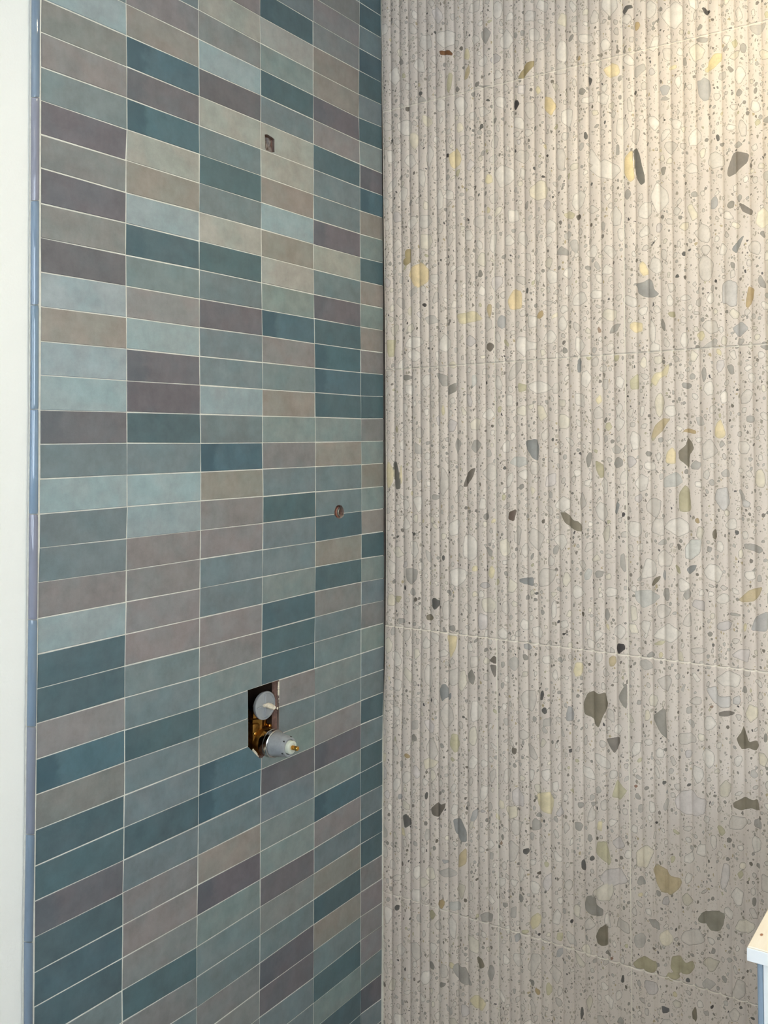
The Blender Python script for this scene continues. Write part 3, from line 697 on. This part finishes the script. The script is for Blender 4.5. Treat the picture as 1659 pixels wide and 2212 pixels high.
# distance to the nearest stone edge at every grid point (inside positive, metres)
SDF = np.full(U.shape, -0.02); COLR = np.zeros(U.shape+(4,)); COLR[..., :3] = 0.5
def poly_sd(px, pz, poly):
    d2 = np.full(px.shape, 1e9); inside = np.zeros(px.shape, bool)
    n = len(poly)
    for i in range(n):
        ax, az = poly[i]; bx, bz = poly[(i+1) % n]
        ex, ez = bx-ax, bz-az; L2 = ex*ex+ez*ez+1e-15
        t = np.clip(((px-ax)*ex+(pz-az)*ez)/L2, 0, 1)
        d2 = np.minimum(d2, (px-ax-t*ex)**2+(pz-az-t*ez)**2)
        c = ((az > pz) != (bz > pz)) & (px < (bx-ax)*(pz-az)/(bz-az+1e-15)+ax)
        inside ^= c
    d = np.sqrt(d2)
    return np.where(inside, d, -d)
xm = GXx[nv//2]                              # monotone guides for windowing
zm = GZz[:, nu//2]
for p, c, rim in POLYS:
    mg = 0.010
    i0, i1 = np.searchsorted(xm, [p[:, 0].min()-mg-.012, p[:, 0].max()+mg+.012])
    j0, j1 = np.searchsorted(-zm, [-(p[:, 1].max()+mg+.012), -(p[:, 1].min()-mg-.012)])
    if i1 <= i0 or j1 <= j0: continue
    px, pz = GXx[j0:j1, i0:i1], GZz[j0:j1, i0:i1]
    s = poly_sd(px, pz, p)
    cur = SDF[j0:j1, i0:i1]; mk = s > cur
    cur[mk] = s[mk]
    COLR[j0:j1, i0:i1][mk] = tuple(lin(c))+(rim,)
# keep the parts above the floor and below the ceiling, and drop faces beyond the wall's end
verts = np.stack([GXx, Yd, GZz], -1).reshape(-1, 3)
idx = np.arange(nu*nv).reshape(nv, nu)
ok = (GZz[:-1, :-1] < ZC) & (GZz[1:, 1:] > ZF)
q = np.stack([idx[1:, :-1], idx[1:, 1:], idx[:-1, 1:], idx[:-1, :-1]], -1)[ok]
me = bpy.data.meshes.new('wall_back')
me.vertices.add(len(verts)); me.vertices.foreach_set('co', verts.astype(np.float32).ravel())
me.loops.add(q.size); me.loops.foreach_set('vertex_index', q.astype(np.int32).ravel())
me.polygons.add(len(q)); me.polygons.foreach_set('loop_start', (np.arange(len(q))*4).astype(np.int32))
me.update(calc_edges=True)
for nm, data in (('stone_edge', SDF*1000.0), ('joint', grout.astype(float))):
    a = me.attributes.new(nm, 'FLOAT', 'POINT'); a.data.foreach_set('value', data.astype(np.float32).ravel())
a = me.attributes.new('stone', 'FLOAT_COLOR', 'POINT'); a.data.foreach_set('color', COLR.astype(np.float32).ravel())
me.shade_smooth()
wb = bpy.data.objects.new('wall_back', me); COL.objects.link(wb); wb['kind'] = 'structure'

T = NT('terrazzo')
co = T.n('ShaderNodeTexCoord').outputs['Object']
fl = T.n('ShaderNodeMapping'); fl.inputs['Scale'].default_value = (1, 0, 1); T.l(co, fl.inputs[0]); pc = fl.outputs[0]
wob = T.noise(pc, 300, 2, out=1)
vadd = T.n('ShaderNodeVectorMath', operation='SUBTRACT'); T.l(wob, vadd.inputs[0]); vadd.inputs[1].default_value = (.5, .5, .5)
vsc = T.n('ShaderNodeVectorMath', operation='SCALE'); T.l(vadd.outputs[0], vsc.inputs[0]); vsc.inputs['Scale'].default_value = 0.0016
vp = T.n('ShaderNodeVectorMath', operation='ADD'); T.l(pc, vp.inputs[0]); T.l(vsc.outputs[0], vp.inputs[1])
PBIND = tuple(lin((214, 201, 190)))
mort = T.mix(T.ramp(T.noise(pc, 9, 4), 0.3, 0.7), tuple(lin((207, 194, 183)))+(1,), tuple(lin((215, 202, 190)))+(1,))
mort = T.mix(T.math('MULTIPLY', T.ramp(T.noise(pc, 1500, 2), 0.5, 0.8), 0.5), mort, tuple(lin((192, 178, 162)))+(1,))
SDs = T.n('ShaderNodeAttribute', attribute_name='stone_edge').outputs['Fac']
# wobble the stone outlines a little so they look broken, not drawn
SDs = T.math('ADD', SDs, T.math('MULTIPLY', T.math('SUBTRACT', T.noise(pc, 240, 3), 0.5), 1.6))
def chips(scale, dens, size, seed):
    mpn = T.n('ShaderNodeMapping'); mpn.inputs['Location'].default_value = (seed, 0, seed*1.7); mpn.inputs['Scale'].default_value = (1.25, 1, 0.9)
    T.l(vp.outputs[0], mpn.inputs[0])
    vo = T.n('ShaderNodeTexVoronoi', feature='F1'); vo.inputs['Scale'].default_value = scale; T.l(mpn.outputs[0], vo.inputs['Vector'])
    ve = T.n('ShaderNodeTexVoronoi', feature='DISTANCE_TO_EDGE'); ve.inputs['Scale'].default_value = scale; T.l(mpn.outputs[0], ve.inputs['Vector'])
    sp = T.n('ShaderNodeSeparateColor'); T.l(vo.outputs['Color'], sp.inputs[0])
    pick = T.math('LESS_THAN', sp.outputs[0], dens)
    thr = T.math('ADD', size, T.math('MULTIPLY', sp.outputs[1], 0.14))
    inside = T.ramp(T.math('SUBTRACT', ve.outputs[0], thr), -0.02, 0.03)
    return T.math('MULTIPLY', pick, inside), sp.outputs[2]
m2, r2 = chips(290, 0.22, 0.12, 3.1)
m1, r1 = chips(160, 0.30, 0.12, 0.0)
def chipcol(r):
    cr = T.n('ShaderNodeValToRGB'); T.l(r, cr.inputs[0]); e = cr.color_ramp; e.interpolation = 'CONSTANT'
    cols = [(0, (182, 170, 154)), (0.25, (164, 153, 138)), (0.5, (146, 136, 122)), (0.68, (194, 182, 168)), (0.80, (124, 115, 104)), (0.90, (172, 154, 122)), (0.965, (74, 70, 68))]
    e.elements[0].position = 0; e.elements[0].color = rgba(cols[0][1]); e.elements[1].position = cols[1][0]; e.elements[1].color = rgba(cols[1][1])
    for p_, c_ in cols[2:]:
        q_ = e.elements.new(p_); q_.color = rgba(c_)
    return cr.outputs[0]
away = T.math('SUBTRACT', 1.0, T.ramp(SDs, -1.4, -0.7))
base = T.mix(T.math('MULTIPLY', T.math('MULTIPLY', m2, away), 0.85), mort, chipcol(r2))
base = T.mix(T.math('MULTIPLY', T.math('MULTIPLY', m1, away), 0.95), base, chipcol(r1))
sc_ = T.n('ShaderNodeAttribute', attribute_name='stone')
# stones: soft marble mottling, faint veins, darker rim, thin pale halo in the binder
mott = T.noise(pc, 60, 4, 0.6); vein = T.noise(pc, 34, 5, 0.7)
vn = T.math('SUBTRACT', 1.0, T.ramp(T.math('ABSOLUTE', T.math('SUBTRACT', vein, 0.5)), 0.0, 0.035))
hv = T.n('ShaderNodeHueSaturation'); T.l(sc_.outputs['Color'], hv.inputs['Color'])
cloudy = T.math('MULTIPLY', T.math('SUBTRACT', T.noise(pc, 26, 4, 0.55), 0.5), T.math('SUBTRACT', 1.15, T.math('MULTIPLY', sc_.outputs['Alpha'], 0.75)))
T.l(T.math('ADD', T.math('ADD', 1.0, cloudy), T.math('MULTIPLY', T.math('SUBTRACT', mott, 0.5), 0.36)), hv.inputs['Value'])
stc = T.mix(T.math('MULTIPLY', vn, 0.10), hv.outputs[0], tuple(lin((120, 105, 88)))+(1,))
rimf = T.math('ADD', T.math('MULTIPLY', T.math('SUBTRACT', 1.0, T.ramp(SDs, 0.45, 1.2)), 0.62), T.math('MULTIPLY', T.math('SUBTRACT', 1.0, T.ramp(SDs, 0.5, 4.0)), 0.20))
rimf = T.math('MULTIPLY', rimf, sc_.outputs['Alpha'])
stc = T.mix(rimf, stc, tuple(lin((124, 115, 103)))+(1,))
halo = T.math('MULTIPLY', T.ramp(SDs, -1.3, -0.3), 0.45)
base = T.mix(halo, base, tuple(lin((227, 213, 201)))+(1,))
base = T.mix(T.ramp(SDs, -0.12, 0.22), base, stc)
jt = T.n('ShaderNodeAttribute', attribute_name='joint').outputs['Fac']
base = T.mix(T.ramp(jt, 0.3, 0.7), base, tuple(lin((226, 216, 200)))+(1,))
T.l(base, T.b.inputs['Base Color']); T.b.inputs['Roughness'].default_value = 0.48
T.b.inputs['Specular IOR Level'].default_value = 0.35
bp = T.n('ShaderNodeBump'); bp.inputs['Distance'].default_value = 0.0003; bp.inputs['Strength'].default_value = 0.4
T.l(T.noise(pc, 700, 2), bp.inputs['Height']); T.l(bp.outputs[0], T.b.inputs['Normal'])
me.materials.append(T.m)
XEND = float(GXx.max())
# ------------------------------------------------------------------ the rest of the room
XR2 = XR
fl_ = box('floor', -0.14, XR+0.12, YB-0.12, 0.12, ZF-0.08, ZF, M_FLOOR, kind='structure')
def plate_with_hole(name, axis, val, thick, a0, a1, b0, b1, h, mat):
    """wall slab at axis=val..val+thick spanning a0..a1 (horizontal) x b0..b1 (height) with an opening h"""
    bm = bmesh.new(); x0, x1, z0, z1 = h
    for (p, q_, r, s) in ((a0, x0, b0, b1), (x1, a1, b0, b1), (x0, x1, b0, z0), (x0, x1, z1, b1)):
        lo, hi = min(val, val+thick), max(val, val+thick)
        if axis == 0: box_bm(bm, lo, hi, p, q_, r, s)
        else: box_bm(bm, p, q_, lo, hi, r, s)
    return bm_obj(name, bm, mat, kind='structure')
plate_with_hole('wall_right', 0, XR, 0.10, YB, 0.0, ZF, ZC, WIN_R, M_PAINT)
plate_with_hole('wall_front', 1, YB, -0.10, -0.004, XR, ZF, ZC, WIN_B, M_PAINT)
# what carries the tiles and the terrazzo: solid wall behind
box('wall_core_side', -0.24, -0.125, YB, 0.12, ZF, ZC, M_CORE, wl, kind='structure')
box('wall_core_end', -0.12, XR, 0.0045, 0.12, ZF, ZC, M_CORE, wb, kind='structure')
box('wall_stub', XEND, XR, -0.002, 0.0045, ZF, ZC, M_PAINT, wb, kind='structure')
# ceiling with two round cut-outs for the lamps
bm = bmesh.new(); box_bm(bm, -0.14, XR+0.10, YB-0.10, 0.12, ZC, ZC+0.08)
bm_obj('ceiling', bm, M_CEIL, kind='structure')
def window(n, axis, val, h, out):
    x0, x1, z0, z1 = h; bm = bmesh.new(); t = 0.05; d0, d1 = sorted((val+out*0.02, val+out*0.07))
    for (p, q_, r, s) in ((x0, x0+t, z0, z1), (x1-t, x1, z0, z1), (x0, x1, z0, z0+t), (x0, x1, z1-t, z1), ((x0+x1)/2-.02, (x0+x1)/2+.02, z0, z1)):
        if axis == 0: box_bm(bm, d0, d1, p, q_, r, s)
        else: box_bm(bm, p, q_, d0, d1, r, s)
    w = bm_obj('window_%d' % n, bm, M_WHITE, kind='structure')
    m_ = (d0+d1)/2
    if axis == 0: vs = [(m_, x0, z0), (m_, x1, z0), (m_, x1, z1), (m_, x0, z1)]
    else: vs = [(x0, m_, z0), (x1, m_, z0), (x1, m_, z1), (x0, m_, z1)]
    new_obj('pane', vs, [(0, 1, 2, 3)], M_GLASS, w, kind='structure')
window(1, 0, XR, WIN_R, 1); window(2, 1, YB, WIN_B, -1)

# recessed lamps
M_LENS = NT('lamp_lens'); M_LENS.b.inputs['Base Color'].default_value = (1, .95, .85, 1)
M_LENS.b.inputs['Emission Color'].default_value = (1, 0.84, 0.6, 1); M_LENS.b.inputs['Emission Strength'].default_value = 12; M_LENS = M_LENS.m
for i, ((lx, ly), pw, c, rad) in enumerate(LAMPS):
    e = bpy.data.objects.new('recessed_lamp', None); COL.objects.link(e); e.location = (lx, ly, ZC)
    e['label'] = ['recessed round ceiling lamp in the shower corner', 'recessed round ceiling lamp over the middle of the room'][i]; e['category'] = 'lamp'
    bm = bmesh.new(); lathe(bm, [(0.001, 0.048), (-0.004, 0.050), (-0.005, 0.064), (0.0, 0.070), (0.001, 0.048)], (0, 0, 0), 'Z', caps=False)
    bm_obj('trim_ring', bm, M_WHITE, e, smooth=True)
    bm = bmesh.new(); lathe(bm, [(-0.0005, 0.048), (0.0008, 0.048)], (0, 0, 0), 'Z'); bm_obj('lens', bm, M_LENS, e)

# ------------------------------------------------------------------ shower valve standing out of the big opening
def lin_at(px, py): q = onplane(px, py, 0)[0]; return q
M_GREY = plain('grey_plastic', (158, 162, 164), 0.42, noise=0.05, scale=60)
M_GREYD = plain('smoked_plastic', (150, 153, 156), 0.28, noise=0.10, scale=90, coat=0.2)
M_CHROME = plain('chrome', (190, 190, 190), 0.16, metal=1.0, noise=0.03)
M_BRASS = plain('raw_brass', (150, 108, 52), 0.42, metal=1.0, noise=0.35, scale=80, bump=0.0006, bscale=160)
M_GOLD = plain('bright_brass', (224, 170, 84), 0.22, metal=1.0, noise=0.08)
M_IVORY = plain('ivory_plastic', (205, 210, 196), 0.40, noise=0.04)
M_BLACK = plain('dark_slot', (34, 34, 34), 0.7, noise=0.1)
M_PLASTER = plain('thinset', (222, 212, 192), 0.9, noise=0.12, scale=300, bump=0.001, bscale=500)
AX = np.array([0, -0.3615, -0.5828])
ev = bpy.data.objects.new('shower_valve', None); COL.objects.link(ev); ev.location = (-0.05, AX[1], AX[2]-0.03)
ev['label'] = 'unfinished brass shower valve with grey cartridge sticking out of the large hole in the tiles'; ev['category'] = 'valve'
bpy.context.view_layer.update()
OFF = Vector(ev.location)
def vpart(name, bm, mat, smooth=True, par=None):
    bmesh.ops.translate(bm, verts=bm.verts, vec=-OFF if par is None else -OFF)
    o = bm_obj(name, bm, mat, par or ev, smooth=smooth)
    if smooth: o.data.set_sharp_from_angle(angle=math.radians(38))
    return o
o3 = tuple(AX)
# brass body in the cavity: round housing, hex collar, cross pipe and the upper port
bm = bmesh.new()
lathe(bm, [(-0.075, 0.020), (-0.068, 0.026), (-0.030, 0.027), (-0.022, 0.027), (-0.008, 0.027), (-0.004, 0.025)], o3, 'X', 36)
lathe(bm, [(-0.085, 0.011), (-0.03, 0.013), (0.02, 0.013), (0.052, 0.016), (0.058, 0.012)], (-0.040, AX[1]+0.014, AX[2]+0.010), 'Z', 24)
lathe(bm, [(0.010, 0.017), (0.034, 0.019), (0.036, 0.015), (0.050, 0.015)], (-0.034, AX[1]-0.006, AX[2]+0.012), 'Z', 6)
lathe(bm, [(-0.05, 0.012), (-0.02, 0.016), (0.0, 0.017)], (-0.05, AX[1], AX[2]), 'Y', 6)
box_bm(bm, -0.052, -0.018, AX[1]-0.027, AX[1]-0.008, AX[2]-0.018, AX[2]+0.040, 0.004)
vpart('valve_body', bm, M_BRASS)
for k, (a, r) in enumerate(((0.95, .006), (2.4, .006), (4.0, .006))):
    bm = bmesh.new()
    lathe(bm, [(-0.012, 0.0040), (-0.003, 0.0040), (-0.0015, 0.0025)], (-0.014, AX[1]+0.034*math.cos(a)*0.9, AX[2]+0.031*math.sin(a)), 'X', 6)
    vpart('screw', bm, M_GOLD)
bm = bmesh.new()
lathe(bm, [(-0.012, 0.0250), (-0.006, 0.0265), (0.004, 0.0265), (0.0046, 0.0252), (0.0068, 0.0252), (0.0074, 0.0265), (0.014, 0.0265), (0.0155, 0.0250), (0.0155, 0.0235), (0.0140, 0.0230)], o3, 'X', 64, caps=False)
vpart('retaining_ring', bm, M_CHROME)
bm = bmesh.new()
lathe(bm, [(0.008, 0.0228), (0.016, 0.0232), (0.020, 0.0228), (0.042, 0.0200), (0.049, 0.0186), (0.0515, 0.0176), (0.0515, 0.0140), (0.0490, 0.0138)], o3, 'X', 64, caps=False)
hs_ = vpart('cartridge_housing', bm, M_GREYD)
bm = bmesh.new()
for a in (0.2, 1.25, 2.3, 3.6, 4.9, 5.6):
    r = 0.0178; y, z = AX[1]+r*math.cos(a), AX[2]+r*math.sin(a)
    box_bm(bm, 0.0462, 0.0500, y-0.0018, y+0.0018, z-0.0014, z+0.0014, 0.0003)
vpart('notch', bm, M_BLACK, smooth=False)
bm = bmesh.new()
lathe(bm, [(0.045, 0.0128), (0.055, 0.0128), (0.0575, 0.0120), (0.0585, 0.0100), (0.0585, 0.0072), (0.0575, 0.0066), (0.0575, 0.0045)], o3, 'X', 48)
vpart('spindle_collar', bm, M_IVORY)
bm = bmesh.new()
lathe(bm, [(0.054, 0.0044), (0.0615, 0.0044), (0.0620, 0.0032), (0.0645, 0.0032), (0.0650, 0.0044), (0.0715, 0.0042), (0.0725, 0.0032)], o3, 'X', 20)
vpart('spindle', bm, M_GOLD)
# upper port closed with a grey test cap: disc with crossed ribs and a broken-off lug
cp = onplane(573, 1524, 0, -0.012)[0]
bm = bmesh.new()
lathe(bm, [(-0.016, 0.012), (-0.010, 0.013), (-0.007, 0.0255), (-0.001, 0.0275), (0.001, 0.0268), (0.0012, 0.0240), (-0.0005, 0.0230), (-0.0005, 0.0)], tuple(cp), 'X', 56, caps=False)
cap = vpart('test_cap', bm, M_GREY)
bm = bmesh.new()
box_bm(bm, cp[0]-0.001, cp[0]+0.0022, cp[1]-0.0012, cp[1]+0.0012, cp[2]-0.022, cp[2]+0.022, 0.0006)
box_bm(bm, cp[0]-0.001, cp[0]+0.0022, cp[1]-0.022, cp[1]+0.022, cp[2]-0.0012, cp[2]+0.0012, 0.0006)
vpart('rib', bm, M_GREY)
bm = bmesh.new()
r_ = random.Random(3); rings = []
for k in range(8):
    t = k/7; x = cp[0]-0.001+0.024*t; ry = 0.0085-0.0035*t; rz = 0.0032+0.0014*math.sin(t*3.0)
    ring = []
    for i in range(12):
        a = 2*math.pi*i/12; j = 1+r_.uniform(-0.15, 0.15)
        ring.append(bm.verts.new((x, cp[1]+0.001*t+ry*math.cos(a)*j, cp[2]+0.0015*math.sin(t*5)+rz*math.sin(a)*j)))
    rings.append(ring)
for a, b in zip(rings, rings[1:]):
    for i in range(12): bm.faces.new((a[i], a[(i+1) % 12], b[(i+1) % 12], b[i]))
bm.faces.new(rings[0]); bm.faces.new(rings[-1])
lug = vpart('lug', bm, M_PLASTER)
# crumbs of adhesive along the opening's far edge
def crumbs(name, path, n, r0, mat, par):
    bm = bmesh.new(); rr = random.Random(9)
    for i in range(n):
        t = rr.random()*(len(path)-1); k = int(t); f = t-k; a, b = path[k], path[min(k+1, len(path)-1)]
        p = onplane(a[0]+(b[0]-a[0])*f, a[1]+(b[1]-a[1])*f, 0)[0]; r = r0*rr.uniform(.4, 1.2)
        g = bmesh.ops.create_icosphere(bm, subdivisions=2, radius=r)
        for v_ in g['verts']:
            v_.co = Vector((v_.co.x*0.5-0.0012, v_.co.y*rr.uniform(.8, 1.1), v_.co.z*rr.uniform(.9, 1.3)))+Vector((0, p[1], p[2]))
    return bm_obj(name, bm, mat, par, smooth=True, kind='structure')
crumbs('adhesive', [(603.5, 1474), (603, 1484), (602.8, 1500), (604, 1520)], 46, 0.0024, M_PLASTER, wl)
crumbs('adhesive', [(600, 1530), (601, 1531)], 3, 0.0020, M_PLASTER, wl)
crumbs('adhesive', [(547, 1620), (560, 1636)], 26, 0.0024, M_PLASTER, wl)
crumbs('adhesive', [(571.5, 318), (573, 323), (574, 324)], 8, 0.0018, M_PLASTER, wl)
crumbs('adhesive', [(728, 1118), (738, 1121), (744, 1115)], 12, 0.0013, M_BACKER, wl)

# wooden stud and copper-brown blocking seen in the opening
p = onplane(585, 1540, 0)[0]
# crumpled sleeve in the small upper hole
def crumple(name, px, py, w, h, depth, mat, label, cat, seed):
    c = onplane(px, py, 0, -0.012)[0]; rr = random.Random(seed); nx, nz = 14, 18
    e = bpy.data.objects.new(name, None)
    vs, fs = [], []
    for j in range(nz+1):
        for i in range(nx+1):
            u, v_ = i/nx-.5, j/nz-.5
            fold = math.sin(u*17+v_*6+seed)*0.35+math.sin(u*31-v_*9)*0.18+rr.uniform(-.06, .06)
            vs.append((fold*depth, u*w, v_*h))
    n1 = len(vs)
    for j in range(nz):
        for i in range(nx):
            a = j*(nx+1)+i; fs.append((a, a+1, a+nx+2, a+nx+1))
    o = new_obj(name, vs, fs, mat, None, smooth=True)
    s_ = o.modifiers.new('thick', 'SOLIDIFY'); s_.thickness = 0.0008; s_.offset = -1
    o.location = c; o['label'] = label; o['category'] = cat
    return o
M_SLEEVE = plain('pipe_sleeve', (122, 108, 99), 0.35, noise=0.35, scale=140)
crumple('pipe_sleeve', 586, 310, 0.040, 0.044, 0.010, M_SLEEVE, 'crumpled grey brown protective sleeve inside the small upper hole in the tiles', 'sleeve', 4)
# pipe stub in the round hole
pc_ = onplane(733.5, 1106, 0, -0.011)[0]
es = bpy.data.objects.new('pipe_stub', None); COL.objects.link(es); es.location = tuple(pc_)
es['label'] = 'short capped metal pipe end inside the round hole at the tile joint'; es['category'] = 'pipe'
bm = bmesh.new(); lathe(bm, [(-0.03, 0.0105), (0.004, 0.0105), (0.005, 0.0100), (0.005, 0.0085), (-0.008, 0.0080), (-0.010, 0.0)], (0, 0, 0), 'X', 40, caps=False)
bm_obj('pipe', bm, plain('dull_metal', (158, 160, 150), 0.35, metal=0.7, noise=0.2, scale=200), es, smooth=True)
bm = bmesh.new(); lathe(bm, [(-0.006, 0.0116), (-0.002, 0.0128), (0.001, 0.0118), (0.001, 0.0106)], (0, 0, 0), 'X', 30, caps=False)
bm_obj('collar', bm, plain('copper_collar', (176, 120, 100), 0.5, noise=0.15, scale=150), es, smooth=True)

# ------------------------------------------------------------------ ledge at the lower right
el = bpy.data.objects.new('ledge', None); COL.objects.link(el); el.location = (1.2, -0.3, ZF)
el['label'] = 'white half-height ledge with a pale wooden top board at the bottom right'; el['category'] = 'ledge'
T = NT('pale_wood'); co = T.n('ShaderNodeTexCoord').outputs['Object']
mpn = T.n('ShaderNodeMapping'); mpn.inputs['Scale'].default_value = (30, 2.5, 30); T.l(co, mpn.inputs[0])
g = T.ramp(T.noise(mpn.outputs[0], 3, 4, 0.6), 0.3, 0.7)
wood = T.mix(g, tuple(lin((249, 240, 224)))+(1,), tuple(lin((243, 229, 208)))+(1,))
def knot(w, kx, ky, r):
    mk = T.n('ShaderNodeMapping', vector_type='POINT'); mk.inputs['Location'].default_value = (-(kx-1.2)/r, -(ky+0.3)/(1.7*r), 0)
    mk.inputs['Scale'].default_value = (1/r, 1/(1.7*r), 0.0); T.l(co, mk.inputs[0])
    ln = T.n('ShaderNodeVectorMath', operation='LENGTH'); T.l(mk.outputs[0], ln.inputs[0])
    return T.mix(T.math('SUBTRACT', 1.0, T.ramp(ln.outputs['Value'], 0.5, 1.15)), w, tuple(lin((168, 116, 82)))+(1,))
for kx, ky, kr in ((1.0021, -0.5653, 0.0022), (1.16, -0.33, 0.005), (1.41, -0.50, 0.004), (1.58, -0.18, 0.006)):
    wood = knot(wood, kx, ky, kr)
T.l(wood, T.b.inputs['Base Color']); T.b.inputs['Roughness'].default_value = 0.6; M_WOOD = T.m
M_BOARDEDGE = plain('white_primer', (232, 235, 237), 0.5, noise=0.015)
M_BLUE = plain('blue_grey_shade', (132, 150, 168), 0.5, noise=0.05, scale=30)  # shade on the ledge's rounded corner, mixed into a base colour
def lbox(name, x0, x1, y0, y1, z0, z1, mat, bev, par):
    bm = bmesh.new(); box_bm(bm, x0-1.2, x1-1.2, y0+0.3, y1+0.3, z0-ZF, z1-ZF, bev); return bm_obj(name, bm, mat, par)
tb = lbox('top_board', 0.994, 1.75, -0.598, -0.006, -0.6055, -0.5915, M_WOOD, 0.0008, el)
lbox('front_edge', 0.9935, 1.75, -0.6005, -0.5985, -0.6075, -0.5925, M_BOARDEDGE, 0.0006, tb)
lbox('body', 1.0103, 1.74, -0.592, -0.006, ZF, -0.6065, M_BOARDEDGE, 0.0006, el)
lbox('shaded_corner', 1.0025, 1.0105, -0.5915, -0.006, ZF, -0.6065, M_BLUE, 0.0030, el)  # rounded corner strip of the body, its shadow painted in as blue-grey
